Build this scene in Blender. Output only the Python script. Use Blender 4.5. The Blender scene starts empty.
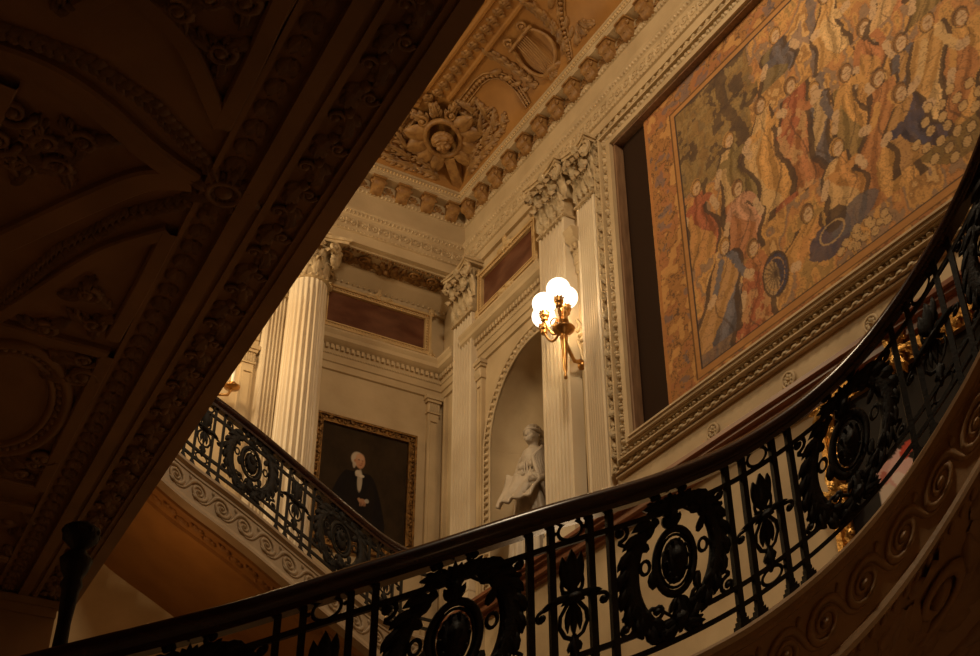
import bpy, math, random
import numpy as np
from mathutils import Matrix, Vector
C = bpy.context.scene.collection
sc = bpy.context.scene
PI = math.pi
random.seed(7)
RNG = np.random.default_rng(11)
# ------------------------------------------------------------------ camera
TH, YAW = math.radians(33.631), math.radians(29.586)
cam = bpy.data.cameras.new('camera'); cam_o = bpy.data.objects.new('camera', cam); C.objects.link(cam_o)
cam.sensor_width = 36; cam.lens = 1259.6/980*36; cam.clip_end = 200
cam_o.location = (0, 0, 1.6)
cam_o.rotation_euler = (PI/2+TH, 0, -YAW)
sc.camera = cam_o
# ------------------------------------------------------------------ world, light, exposure
w = bpy.data.worlds.new('world'); sc.world = w; w.use_nodes = True
w.node_tree.nodes['Background'].inputs[0].default_value = (0.9, 0.6, 0.35, 1)
w.node_tree.nodes['Background'].inputs[1].default_value = 0.02
sc.view_settings.view_transform = 'Standard'; sc.view_settings.look = 'None'
sc.view_settings.gamma = 1; sc.view_settings.use_curve_mapping = False
sc.view_settings.exposure = 0.0
def area(name, loc, target, size, power, col, size_y=None):
    l = bpy.data.lights.new(name, 'AREA'); l.energy = power; l.color = col; l.size = size
    if size_y: l.shape = 'RECTANGLE'; l.size_y = size_y
    o = bpy.data.objects.new(name, l); C.objects.link(o); o.location = loc
    o.rotation_euler = (Vector(target)-Vector(loc)).to_track_quat('-Z', 'Y').to_euler(); return o
def point(name, loc, power, col, r=.15):
    l = bpy.data.lights.new(name, 'POINT'); l.energy = power; l.color = col; l.shadow_soft_size = r
    o = bpy.data.objects.new(name, l); C.objects.link(o); o.location = loc; return o
area('skylight_lamp', (2.7, 3.6, 13.3), (6.6, 7.2, 8.8), 1.1, 265, (1, .77, .50))
area('gallery_window_lamp', (0.2, 11.9, 11.4), (4.9, 13.0, 9.6), 1.0, 150, (1, .76, .45), 1.2)
point('gallery_chandelier_lamp', (3.1, 12.3, 10.4), 52, (1, .66, .32), .2)
point('lower_hall_fill', (-1.6, 6.5, 2.6), 8, (1, .50, .20), .3)  # unseen fill added to lift the soffits and stair undersides
point('stringer_fill', (4.2, -.6, 1.2), 11, (1, .56, .26), .12)  # no fixture here; light added to brighten the near stringer
point('far_soffit_fill', (2.75, 11.7, 6.15), 6, (1, .50, .18), .2)  # added orange fill for the underside of the far flight
point('stair_fill', (5.6, 7.6, 4.4), 16, (1, .68, .38), .3)  # unseen fill light added beyond the near flight
area('cove_fill', (4.9, 7.0, 12.0), (5.9, 11.4, 14.0), .2, 7, (1, .60, .26))  # added light without a fixture, rakes the ceiling reliefs
# ------------------------------------------------------------------ materials
MATS = {}
def mat(name, col, rough=.6, metal=0, col2=None, scale=6, bump=0, bscale=40, spec=.5, detail=6, stretch=None, ramp=(.35, .7)):
    m = bpy.data.materials.new(name); m.use_nodes = True; nt = m.node_tree; N = nt.nodes; L = nt.links
    b = N['Principled BSDF']; b.inputs['Roughness'].default_value = rough; b.inputs['Metallic'].default_value = metal
    b.inputs['Specular IOR Level'].default_value = spec
    b.inputs['Base Color'].default_value = (*col, 1)
    tc = N.new('ShaderNodeTexCoord'); mp = N.new('ShaderNodeMapping'); L.new(tc.outputs['Object'], mp.inputs['Vector'])
    if stretch: mp.inputs['Scale'].default_value = stretch
    if col2:
        n = N.new('ShaderNodeTexNoise'); n.inputs['Scale'].default_value = scale; n.inputs['Detail'].default_value = detail
        L.new(mp.outputs[0], n.inputs['Vector'])
        r = N.new('ShaderNodeValToRGB'); r.color_ramp.elements[0].position = ramp[0]; r.color_ramp.elements[1].position = ramp[1]
        r.color_ramp.elements[0].color = (*col, 1); r.color_ramp.elements[1].color = (*col2, 1)
        L.new(n.outputs['Fac'], r.inputs[0]); L.new(r.outputs[0], b.inputs['Base Color'])
    if bump:
        n2 = N.new('ShaderNodeTexNoise'); n2.inputs['Scale'].default_value = bscale; n2.inputs['Detail'].default_value = 4
        L.new(mp.outputs[0], n2.inputs['Vector'])
        bp = N.new('ShaderNodeBump'); bp.inputs['Strength'].default_value = bump; bp.inputs['Distance'].default_value = .02
        L.new(n2.outputs['Fac'], bp.inputs['Height']); L.new(bp.outputs[0], b.inputs['Normal'])
    MATS[name] = m; return m
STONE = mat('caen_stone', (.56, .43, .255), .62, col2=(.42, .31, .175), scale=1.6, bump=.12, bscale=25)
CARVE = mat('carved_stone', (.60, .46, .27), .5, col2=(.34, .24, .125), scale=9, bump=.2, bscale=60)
COLM = mat('fluted_marble', (.76, .66, .49), .45, col2=(.60, .48, .32), scale=.9, bump=.05)
STATUE = mat('statue_marble', (.52, .44, .34), .5, col2=(.38, .31, .23), scale=5)
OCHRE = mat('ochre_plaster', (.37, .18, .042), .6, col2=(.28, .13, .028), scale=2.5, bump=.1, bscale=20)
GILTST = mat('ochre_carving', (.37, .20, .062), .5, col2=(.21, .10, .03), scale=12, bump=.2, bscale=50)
GOLDST = mat('gold_toned_stone', (.60, .42, .20), .5, col2=(.48, .31, .13), scale=4, bump=.15, bscale=60)
IRON = mat('bronzed_iron', (.009, .007, .005), .6, .0, col2=(.022, .015, .008), scale=14, bump=.2, bscale=70, spec=.3)
WOOD = mat('mahogany', (.020, .007, .005), .25, col2=(.045, .015, .007), scale=3, stretch=(1, 1, 8), spec=.6)
DADO = mat('reddish_wood', (.26, .10, .045), .35, col2=(.16, .055, .025), scale=5, stretch=(8, .6, 8))
RED = mat('red_marble', (.085, .025, .013), .3, col2=(.20, .085, .045), scale=2.2, detail=12, stretch=(1, 1, 2.2), ramp=(.4, .75))
GILT = mat('gilt', (.72, .42, .12), .32, .9, col2=(.40, .20, .05), scale=20, bump=.5, bscale=50)
DGILT = mat('dark_gilt', (.30, .16, .045), .4, .7, col2=(.10, .05, .018), scale=18, bump=.5, bscale=60)
BRASS = mat('brass', (.62, .34, .11), .3, .9, col2=(.35, .17, .05), scale=12)
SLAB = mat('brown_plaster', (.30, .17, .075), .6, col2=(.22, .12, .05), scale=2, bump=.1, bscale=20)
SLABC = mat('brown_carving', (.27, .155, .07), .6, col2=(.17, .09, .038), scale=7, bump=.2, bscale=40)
STAIRST = mat('stair_stone', (.48, .30, .145), .5, col2=(.38, .225, .10), scale=2.5, bump=.1, bscale=30)
SLIP = mat('brown_slip', (.26, .15, .08), .4, col2=(.16, .085, .045), scale=5, stretch=(6, 6, .8))
DARKV = mat('dark_velvet', (.030, .016, .009), .9, spec=.08)
FLOORM = mat('floor_marble', (.36, .25, .15), .4, col2=(.25, .16, .09), scale=1.5)
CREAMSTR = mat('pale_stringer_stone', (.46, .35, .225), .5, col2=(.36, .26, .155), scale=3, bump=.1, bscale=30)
CANDLE = mat('candle_wax', (.85, .80, .70), .5)
m = bpy.data.materials.new('lit_globe'); m.use_nodes = True; b = m.node_tree.nodes['Principled BSDF']
b.inputs['Base Color'].default_value = (1, .95, .85, 1); b.inputs['Emission Color'].default_value = (1, .86, .64, 1)
b.inputs['Emission Strength'].default_value = 2.4; GLOBE = m
def vcmat(name, rough=.85, weave=0):
    m = bpy.data.materials.new(name); m.use_nodes = True; nt = m.node_tree; N = nt.nodes; L = nt.links; b = N['Principled BSDF']
    a = N.new('ShaderNodeVertexColor'); a.layer_name = 'Col'; L.new(a.outputs['Color'], b.inputs['Base Color'])
    b.inputs['Roughness'].default_value = rough; b.inputs['Specular IOR Level'].default_value = .06
    if weave:
        tc = N.new('ShaderNodeTexCoord'); n = N.new('ShaderNodeTexNoise'); n.inputs['Scale'].default_value = weave
        L.new(tc.outputs['Object'], n.inputs['Vector'])
        bp = N.new('ShaderNodeBump'); bp.inputs['Strength'].default_value = .35; bp.inputs['Distance'].default_value = .01
        L.new(n.outputs['Fac'], bp.inputs['Height']); L.new(bp.outputs[0], b.inputs['Normal'])
    return m
# ------------------------------------------------------------------ mesh building
class MB:
    def __init__(s, fn=None): s.V = []; s.F = []; s.S = []; s.n = 0; s.fn = fn
    def add(s, v, f, smooth=True):
        v = np.asarray(v, float).reshape(-1, 3)
        if s.fn is not None: v = s.fn(v)
        s.V.append(v); n = s.n
        s.F += [tuple(int(i)+n for i in q) for q in f]; s.S += [smooth]*len(f); s.n += len(v)
    def grid(s, a, cu=False, cv=False, smooth=True):
        a = np.asarray(a, float); n, k = a.shape[:2]; f = []
        for i in range(n if cu else n-1):
            i2 = (i+1) % n
            for j in range(k if cv else k-1):
                j2 = (j+1) % k
                f.append((i*k+j, i*k+j2, i2*k+j2, i2*k+j))
        s.add(a.reshape(-1, 3), f, smooth)
    def box(s, u0, u1, v0, v1, w0, w1, nu=1):
        us = np.linspace(u0, u1, nu+1)
        for i in range(nu):
            a, b = us[i], us[i+1]
            v = [(x, y, z) for x in (a, b) for y in (v0, v1) for z in (w0, w1)]
            f = [(0, 2, 6, 4), (1, 5, 7, 3), (0, 4, 5, 1), (2, 3, 7, 6)]
            if i == 0: f.append((0, 1, 3, 2))
            if i == nu-1: f.append((4, 6, 7, 5))
            s.add(v, f, False)
    def tube(s, pts, rad, wz=0, flat=1.0, k=6, closed=False):
        p = np.asarray(pts, float)
        n = len(p); r = np.broadcast_to(np.asarray(rad, float), (n,))
        d = (np.roll(p, -1, 0)-np.roll(p, 1, 0)) if closed else np.gradient(p, axis=0)
        d /= np.linalg.norm(d, axis=1)[:, None]+1e-9
        nr = np.stack([-d[:, 1], d[:, 0]], -1)
        t = np.arange(k)/k*2*PI
        a = np.zeros((n, k, 3))
        a[:, :, 0] = p[:, 0, None]+nr[:, 0, None]*np.cos(t)*r[:, None]
        a[:, :, 1] = p[:, 1, None]+nr[:, 1, None]*np.cos(t)*r[:, None]
        a[:, :, 2] = wz+np.sin(t)*r[:, None]*flat
        s.grid(a, closed, True)
        if not closed:
            for e in (0, n-1):
                s.add(a[e], [tuple(range(k))], False)
    def leaf(s, x, y, ang, L, W, th, curl=0., seg=6, both=False, w0=0., lift=0.):
        t = np.linspace(0, 1, seg+1); st = L/seg
        A = ang+curl*t; cx = x+np.concatenate([[0], np.cumsum(np.cos(A[:-1])*st)]); cy = y+np.concatenate([[0], np.cumsum(np.sin(A[:-1])*st)])
        hw = W/2*np.sin(PI*np.clip(t*.92+.08, 0, 1)**.85)**.8+W*.02
        off = np.array([-1, -.55, 0, .55, 1]); hz = np.array([0, .95, .5, .95, 0])
        a = np.zeros((seg+1, 5, 3))
        a[:, :, 0] = cx[:, None]-np.sin(A)[:, None]*off*hw[:, None]
        a[:, :, 1] = cy[:, None]+np.cos(A)[:, None]*off*hw[:, None]
        env = (.35+.65*np.sin(PI*t)**.6)
        a[:, :, 2] = w0+hz*th*env[:, None]+(lift*t**2)[:, None]
        s.grid(a)
        if both:
            b = a.copy(); b[:, :, 2] = 2*w0-a[:, :, 2]; s.grid(b)
    def acanthus(s, x, y, ang, L, W, th, curl=0., n=3, both=False, w0=0., lift=0., seg=5):
        s.leaf(x, y, ang, L, W*.42, th*1.1, curl, seg+1, both, w0, lift)
        for i in range(n):
            t = (i+.25)/(n+.4); A = ang+curl*t/2
            px = x+math.cos(A)*L*t; py = y+math.sin(A)*L*t
            for sg in (-1, 1):
                s.leaf(px, py, ang+curl*t+sg*(.85-.2*t), W*.62*(1-.45*t), W*.30, th*.8, -sg*.5, 4, both, w0, lift*.3)
    def dome(s, x, y, rx, ry, h, w0=0., n=10, k=4, both=False, ang=0.):
        t = np.arange(n)/n*2*PI; ph = np.linspace(0, PI/2, k+1)
        for sg in ((1, -1) if both else (1,)):
            a = np.zeros((k+1, n, 3))
            ex = np.cos(ph)[:, None]*np.cos(t)*rx; ey = np.cos(ph)[:, None]*np.sin(t)*ry
            a[:, :, 0] = x+ex*math.cos(ang)-ey*math.sin(ang); a[:, :, 1] = y+ex*math.sin(ang)+ey*math.cos(ang)
            a[:, :, 2] = w0+sg*np.sin(ph)[:, None]*h
            s.grid(a, False, True)
    def ring(s, x, y, rx, ry, rad, wz=0., flat=1., n=20, k=6):
        t = np.arange(n)/n*2*PI
        s.tube(np.stack([x+rx*np.cos(t), y+ry*np.sin(t)], -1), rad, wz, flat, k, True)
    def scroll(s, x, y, r, a0, dr=1, turns=1.3, rad=.01, wz=0., flat=1., n=18, tail=None, k=5):
        t = np.linspace(0, 1, n); a = a0+dr*t*turns*2*PI; rr = r*(1-.8*t)
        p = np.stack([x+rr*np.cos(a), y+rr*np.sin(a)], -1)
        R = rad*(1-.45*t)
        if tail is not None:
            q = np.linspace(0, 1, 7)[:-1, None]; p0 = np.array(tail); d = np.array([math.sin(a0), -math.cos(a0)])*dr
            c = p[0]+d*np.linalg.norm(p[0]-p0)*.45
            b = (1-q)**2*p0+2*q*(1-q)*c+q*q*p[0]
            p = np.vstack([b, p]); R = np.concatenate([rad*np.linspace(.5, 1, 6), R])
        s.tube(p, R, wz, flat, k)
        s.dome(x, y, rad*1.5, rad*1.5, rad*1.5*flat, wz, 7, 2, True)
    def lathe(s, prof, x, y, n=24):
        t = np.arange(n)/n*2*PI; pr = np.asarray(prof, float); a = np.zeros((len(pr), n, 3))
        a[:, :, 0] = x+pr[:, 0, None]*np.cos(t); a[:, :, 1] = y+pr[:, 0, None]*np.sin(t); a[:, :, 2] = pr[:, 1, None]
        s.grid(a, False, True)
    def build(s, name, material, parent=None, mods=None):
        me = bpy.data.meshes.new(name)
        V = np.concatenate(s.V)
        me.from_pydata(V.tolist(), [], s.F)
        me.polygons.foreach_set('use_smooth', s.S)
        me.materials.append(material); me.update()
        o = bpy.data.objects.new(name, me); C.objects.link(o)
        if parent is not None:
            o.parent = parent; o.matrix_parent_inverse = Matrix.Translation(-Vector(parent.location))
            o['_p'] = 0; del o['_p']
        return o
def thing(name, label, cat, loc=(0, 0, 0), group=None):
    o = bpy.data.objects.new(name, None); C.objects.link(o); o.location = loc; o.empty_display_size = .1
    o['label'] = label; o['category'] = cat
    if group: o['group'] = group
    return o
def tag(o, label, cat, group=None, kind=None):
    o['label'] = label; o['category'] = cat
    if group: o['group'] = group
    if kind: o['kind'] = kind
    return o
def struct(o): o['kind'] = 'structure'; return o
def tube3(M, pts, rad, k=8, closed=False):
    """sweep a circle along 3D points (no mapper)"""
    p = np.asarray(pts, float); n = len(p); r = np.broadcast_to(np.asarray(rad, float), (n,))
    d = np.gradient(p, axis=0); d /= np.linalg.norm(d, axis=1)[:, None]+1e-9
    up = np.array([0, 0, 1.]) if abs(d[:, 2]).mean() < .8 else np.array([1., 0, 0])
    a = np.cross(d, up); a /= np.linalg.norm(a, axis=1)[:, None]+1e-9; b = np.cross(d, a)
    t = np.arange(k)/k*2*PI
    g = p[:, None, :]+(a[:, None, :]*np.cos(t)[None, :, None]+b[:, None, :]*np.sin(t)[None, :, None])*r[:, None, None]
    M.grid(g, False, True)
    for e in (0, n-1): M.add(g[e], [tuple(range(k))], False)
def ball3(M, c, r, sz=1., n=16, k=10):
    ph = np.linspace(-PI/2, PI/2, k+1); t = np.arange(n)/n*2*PI; a = np.zeros((k+1, n, 3))
    a[:, :, 0] = c[0]+r*np.cos(ph)[:, None]*np.cos(t); a[:, :, 1] = c[1]+r*np.cos(ph)[:, None]*np.sin(t); a[:, :, 2] = c[2]+r*sz*np.sin(ph)[:, None]
    M.grid(a, False, True)
# ------------------------------------------------------------------ layout numbers (metres)
WX = 6.9      # right wall plane
BY = 12.87    # front of the back beam
KY = 13.5     # recessed back wall
mapR = lambda v: np.stack([WX-v[:, 2], v[:, 0], v[:, 1]], -1)              # u = y, v = z, w = into the room
mapB = lambda v: np.stack([v[:, 0], BY-v[:, 2], v[:, 1]], -1)
mapK = lambda v: np.stack([v[:, 0], KY-v[:, 2], v[:, 1]], -1)
def mapR_off(off): return lambda v: np.stack([WX-off-v[:, 2], v[:, 0], v[:, 1]], -1)
# ------------------------------------------------------------------ room shell
NY, NZ, NR, NB = 11.03, 9.04, 1.07, 7.0       # niche centre, springing, radius, floor
def build_right_wall():
    M = MB()
    top = 13.3
    M.fn = mapR
    M.box(-3, NY-NR, 0, top, -.25, 0); M.box(NY+NR, KY+.2, 0, top, -.25, 0); M.box(NY-NR, NY+NR, 0, NB, -.25, 0)
    n = 24; a = np.linspace(0, PI, n+1); g = np.zeros((n+1, 2, 3))
    g[:, 0, 0] = NY+NR*np.cos(a); g[:, 0, 1] = NZ+NR*np.sin(a); g[:, 1, 0] = g[:, 0, 0]; g[:, 1, 1] = top
    M.grid(g, smooth=False)
    return struct(M.build('wall_right', STONE))
build_right_wall()
def build_niche():
    M = MB(mapR); n = 20
    a = np.linspace(0, PI, n+1)
    zs = np.linspace(NB, NZ, 5); g = np.zeros((len(zs), n+1, 3))
    g[:, :, 0] = NY+NR*np.cos(a); g[:, :, 1] = zs[:, None]; g[:, :, 2] = -NR*.8*np.sin(a)
    M.grid(g)
    ph = np.linspace(0, PI/2, 10); g = np.zeros((10, n+1, 3))
    g[:, :, 0] = NY+NR*np.cos(ph)[:, None]*np.cos(a); g[:, :, 1] = NZ+NR*np.sin(ph)[:, None]; g[:, :, 2] = -NR*.8*np.cos(ph)[:, None]*np.sin(a)
    M.grid(g)
    M.box(NY-NR, NY+NR, NB-.05, NB, -NR*.8, .0)
    o = struct(M.build('wall_niche', STONE))
    # moulded string at the springing inside the niche and stone courses
    T = MB(mapR)
    for z, r in ((NZ, .008), (8.55, .006), (8.05, .006), (7.55, .006)):
        b = np.linspace(0, PI, 20); g = np.zeros((20, 4, 3)); q = np.array([[0, r], [r, r], [r, -r], [0, -r]])
        for j in range(4):
            R = NR-q[j, 0]*(1 if r > .01 else .3)
            g[:, j, 0] = NY+R*np.cos(b); g[:, j, 1] = z+q[j, 1]; g[:, j, 2] = -R*.8*np.sin(b)
        T.grid(g, smooth=False)
    T.build('string_course', STONE, o)
build_niche()
def plain(name, mp, u0, u1, v0, v1, m, w0=-.2, w1=0):
    M = MB(mp); M.box(u0, u1, v0, v1, w0, w1); return struct(M.build(name, m))
plain('wall_back', mapK, -3.2, WX+.25, 0, 12.14, STONE)
plain('floor', lambda v: np.stack([v[:, 0], v[:, 2], v[:, 1]], -1), -3.2, WX+.2, -.2, 0, FLOORM, -3, KY+.2)
plain('wall_left', lambda v: np.stack([-3-v[:, 2], v[:, 0], v[:, 1]], -1), -3, KY, 0, 14.3, STONE, 0, .2)
plain('wall_front', lambda v: np.stack([v[:, 0], -3-v[:, 2], v[:, 1]], -1), -3.2, WX+.2, 0, 14.3, STONE, 0, .2)
# beam above the columns
M = MB(mapB); M.box(-3, WX, 12.12, 13.6, -.85, 0); struct(M.build('wall_beam', STONE))
# ------------------------------------------------------------------ entablature running along both walls (mitred)
PROF = [(.0, 12.12), (.05, 12.12), (.05, 12.27), (.075, 12.28), (.075, 12.31), (.055, 12.325), (.055, 12.56), (.07, 12.575), (.10, 12.64),
        (.10, 12.68), (.03, 12.70), (.03, 13.02), (.05, 13.035), (.07, 13.07), (.06, 13.08), (.06, 13.27), (.2, 13.285), (.2, 13.315), (.22, 13.335),
        (.22, 13.355), (.235, 13.36), (.235, 13.43), (.25, 13.44), (.25, 13.47), (.15, 13.48)]
def run_mitre(M, prof, y_end=-3, x_end=-3):
    a = np.zeros((3, len(prof), 3))
    for j, (wv, z) in enumerate(prof):
        a[0, j] = (WX-wv, y_end, z); a[1, j] = (WX-wv, BY-wv, z); a[2, j] = (x_end, BY-wv, z)
    M.grid(a, smooth=False)
M = MB(); run_mitre(M, PROF); entab = struct(M.build('trim_1', STONE))
def both_runs(fn, step, v, x0=2.2, y0=3.0, inset=.2, w=0):
    """call fn(u) on right wall run and on beam run"""
    R_ = [y for y in np.arange(BY-inset, y0, -step)]
    B_ = [x for x in np.arange(WX-inset, x0, -step)]
    return R_, B_
# ring and rosette band
Mr = MB(); Rr, Br = both_runs(None, .165, 0, inset=.16)
for mp, us in ((mapR, Rr), (mapB, Br)):
    Mr.fn = mp
    for u in us:
        Mr.ring(u, 12.44, .05, .05, .011, .056, .7, 12, 4); Mr.dome(u, 12.44, .02, .02, .018, .055, 6, 2)
        for sg in (-1, 1):
            Mr.leaf(u+.083, 12.44, sg*PI/2, .07, .045, .018, 0, 3, w0=.055)
Mr.build('rosette_band', CARVE, entab)
Mr = MB(); Rr, Br = both_runs(None, .06, 0, inset=.12)
for mp, us in ((mapR, Rr), (mapB, Br)):
    Mr.fn = mp
    for u in us:
        Mr.dome(u, 12.60, .021, .028, .03, .07, 6, 2); Mr.dome(u, 12.295, .018, .016, .016, .072, 5, 2); Mr.dome(u, 13.05, .022, .028, .03, .045, 6, 2)
Mr.build('bead_moulding', CARVE, entab)
Mr = MB(); Rr, Br = both_runs(None, .052, 0, inset=.26)
for mp, us in ((mapR, Rr), (mapB, Br)):
    Mr.fn = mp
    for u in us: Mr.dome(u, 13.395, .020, .026, .03, .232, 6, 2)
Mr.build('corona_beads', GOLDST, entab)
# modillions : acanthus brackets under the corona
def modillion(mp, u):
    M = MB(lambda v, u=u: mp(np.stack([v[:, 0]+u, v[:, 1], v[:, 2]], -1)))
    # S-shaped body in (w,z) swept across u
    pr = [(.05, 13.04), (.09, 13.035), (.13, 13.07), (.15, 13.11), (.18, 13.115), (.215, 13.145), (.22, 13.20), (.20, 13.275), (.05, 13.275)]
    us = np.linspace(-.085, .085, 7); a = np.zeros((7, len(pr), 3))
    for i, x in enumerate(us):
        k = 1-.25*(abs(x)/.085)**2+(.1 if i in (2, 4) else 0)
        for j, (wv, z) in enumerate(pr): a[i, j] = (x, z if j in (0, 8) else 13.275-(13.275-z)*(.8+.2*k), .05+(wv-.05)*(.85+.15*k))
    M.grid(a)
    for e in (0, 6): M.add(a[e], [tuple(range(len(pr)))], False)
    M.box(-.105, .105, 13.255, 13.283, .05, .23)
    for sg in (-1, 1):
        for k in range(3):
            M.leaf(sg*(.02+.02*k), 13.10+.02*k, PI/2+sg*.9, .09, .05, .03, -sg*.8, 4, w0=.12+.03*k)
        M.scroll(sg*.085, 13.20, .045, 0, sg, 1.2, .016, .17, 1, 9)
    M.leaf(0, 13.10, PI/2, .13, .06, .03, 0, 4, w0=.155)
    return M
Rm, Bm = both_runs(None, .40, 0, inset=.30, y0=3.2, x0=2.0)
md = {}
for key, mp, us in (('R', mapR, Rm), ('B', mapB, Bm)):
    first = None
    for u in us:
        if first is None:
            first = modillion(mp, u).build('modillion', GILTST, entab); u0 = u
        else:
            o = first.copy(); C.objects.link(o)
            d = Vector((0, u-u0, 0)) if key == 'R' else Vector((u-u0, 0, 0))
            o.matrix_parent_inverse = Matrix.Translation(d)
# rosettes in the coffers between the modillions
Mr = MB()
for mp, us in ((mapR, Rm), (mapB, Bm)):
    Mr.fn = mp
    for u in us:
        c = u-.2
        for k in range(6):
            a = k*PI/3; Mr.leaf(c+.012*math.cos(a), 13.18+.012*math.sin(a), a, .06, .05, .03, 0, 3, w0=.058)
        Mr.dome(c, 13.18, .02, .02, .04, .06, 6, 2)
        for sg in (-1, 1): Mr.scroll(c+sg*.07, 13.12, .03, 0, sg, 1, .01, .07, 1, 8)
Mr.build('coffer_flowers', GILTST, entab)
# ------------------------------------------------------------------ ceiling: cove and flat
CA, CB, CW = 1.2, .65, .25
def covept(mp_kind, u, t, w=0):
    c, s = np.cos(t), np.sin(t)
    off = CW+CA*(1-c); z = 13.47+CB*s
    nx, nz = -c*CB, -s*CA; l = np.sqrt(nx*nx+nz*nz)    # normal into the room
    off = off-w*nx/l; z = z+w*nz/l
    if mp_kind == 'R': return np.stack([WX-off, u+0*off, z], -1)
    return np.stack([u+0*off, BY-off, z], -1)
ARC = 1.49
def mapCR(v): return covept('R', v[:, 0], np.clip(v[:, 1]/ARC, -.1, 1.3)*PI/2, v[:, 2])
def mapCB(v): return covept('B', v[:, 0], np.clip(v[:, 1]/ARC, -.1, 1.3)*PI/2, v[:, 2])
M = MB(); ts = np.linspace(0, PI/2, 11); a = np.zeros((3, 11, 3))
for j, t in enumerate(ts):
    off = CW+CA*(1-math.cos(t)); z = 13.47+CB*math.sin(t)
    a[0, j] = (WX-off, -3, z); a[1, j] = (WX-off, BY-off, z); a[2, j] = (-3, BY-off, z)
M.grid(a[:2]); M.grid(a[1:])
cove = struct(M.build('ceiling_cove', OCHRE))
M = MB(); x1 = WX-CW-CA; y1 = BY-CW-CA
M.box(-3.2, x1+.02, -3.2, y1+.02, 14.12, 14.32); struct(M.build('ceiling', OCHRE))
# leaf rib where cove meets the flat
M = MB()
run = [(1.10, .03), (1.12, .05), (1.15, .05), (1.17, .02), (1.38, .02), (1.40, .05), (1.43, .05), (1.45, .0)]
for kd in (mapCR, mapCB):
    M.fn = kd
    for (v0, w0), (v1, w1) in zip(run[:-1], run[1:]):
        g = np.array([[(-2.5, v0, w0), (-2.5, v1, w1)], [((BY if kd is mapCR else WX)-CW-CA*.9, v0, w0), ((BY if kd is mapCR else WX)-CW-CA*.9, v1, w1)]])
        M.grid(g, smooth=False)
M.build('rib_frame', OCHRE, cove)
M = MB()
for kd, u0, u1 in ((mapCR, 6.5, 11.6), (mapCB, 3.0, 5.6)):
    M.fn = kd
    for u in np.arange(u0, u1, .17):
        M.acanthus(u, 1.275, .1, .16, .15, .05, .3, 2, w0=.02)
        M.leaf(u+.08, 1.20, .8, .09, .06, .04, 0, 3, w0=.02); M.leaf(u+.08, 1.35, -.8, .09, .06, .04, 0, 3, w0=.02)
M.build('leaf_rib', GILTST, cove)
# bead bordered panels on the cove
M = MB()
def beadpath(M, pts, r=.03, step=.07):
    p = np.array(pts, float); d = np.concatenate([[0], np.cumsum(np.linalg.norm(np.diff(p, axis=0), axis=1))])
    for s_ in np.arange(0, d[-1], step):
        M.dome(np.interp(s_, d, p[:, 0]), np.interp(s_, d, p[:, 1]), r, r, r*.9, .02, 6, 2)
    M.tube(p, .012, .012, 1, 4)
    nr = np.stack([-np.gradient(p[:, 1]), np.gradient(p[:, 0])], -1); nr /= np.linalg.norm(nr, axis=1)[:, None]+1e-9
    M.tube(p+nr*.05, .014, .012, 1, 4); M.tube(p-nr*.05, .014, .012, 1, 4)
M.fn = mapCR
beadpath(M, [(11.45, .98), (11.0, .98), (10.85, .95), (10.72, .86), (10.66, .75), (10.64, .55), (10.63, .1)])
beadpath(M, [(11.62, .98), (11.45, .98)])
t = np.linspace(PI, 0, 26); beadpath(M, np.stack([8.6+1.0*np.cos(t)*-1, .02+.95*np.sin(t)], -1), .035)
M.fn = mapCB
beadpath(M, [(4.9, .98), (5.1, .92), (5.2, .75), (5.22, .5), (5.22, .1)])
M.build('bead_border', GILTST, cove)
# lyre with laurel sprays
M = MB(mapCR); LY, LV = 9.98, .62
for sg in (-1, 1):
    t = np.linspace(0, 1, 14)
    M.tube(np.stack([LY+sg*(.08+.19*np.sin(t*PI)**.8+.06*t), LV-.42+.78*t], -1), .035*(1-.3*t), .05, .9, 6)
    M.scroll(LY+sg*.18, LV+.36, .075, PI if sg > 0 else 0, -sg, 1.2, .022, .05, 1, 12)
    for k in range(6):
        a = 1.2+.25*k; M.acanthus(LY+sg*(.32+.03*k), LV-.36+.14*k, (PI/2-sg*(1.0-.12*k)), .26, .2, .07, sg*.9, 2)
    for k in range(4): M.leaf(LY+sg*(.5+.04*k), LV-.25+.16*k, PI/2-sg*1.3, .2, .09, .05, sg*.8, 4)
for k in range(7): M.tube([(LY-.105+.035*k, LV-.35), (LY-.105+.035*k, LV+.28)], .009, .06, 1, 4)
M.tube([(LY-.26, LV+.29), (LY+.26, LV+.29)], .028, .06, 1, 6)
M.dome(LY, LV-.4, .2, .1, .1); M.acanthus(LY, LV-.38, -PI/2, .2, .24, .07)
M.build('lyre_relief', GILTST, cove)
for kd, c0 in ((mapCR, BY-CW), (mapCB, WX-CW)):
    M = MB(kd)
    for (du, v, ang, L_) in ((.42,.22,2.5,.5),(.50,.30,2.0,.5),(.62,.40,2.3,.45),(.72,.52,1.9,.45),(.85,.30,2.6,.5),(.95,.45,2.2,.42),(1.02,.62,1.8,.4),(1.15,.35,2.7,.4),(1.22,.55,2.2,.38),(1.18,.75,1.7,.34),(.35,.12,2.8,.5),(.7,.14,2.9,.5),(1.0,.16,2.8,.42),(.9,.75,1.5,.3),(1.35,.22,2.6,.3),(.80,.62,2.6,.3)):
        M.acanthus(c0-du, v, ang, L_, L_*.5, .085, .7*(1 if L_ > .4 else -1), 4); M.leaf(c0-du-.05, v+.08, ang+.7, L_*.5, .07, .07, .9, 5)
        if L_ < .43: M.scroll(c0-du-.12, v+.1, .06, 0, 1, 1.3, .016, .03, 1, 12)
    M.build('corner_foliage', GILTST, cove)
M = MB(mapCR)
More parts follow.
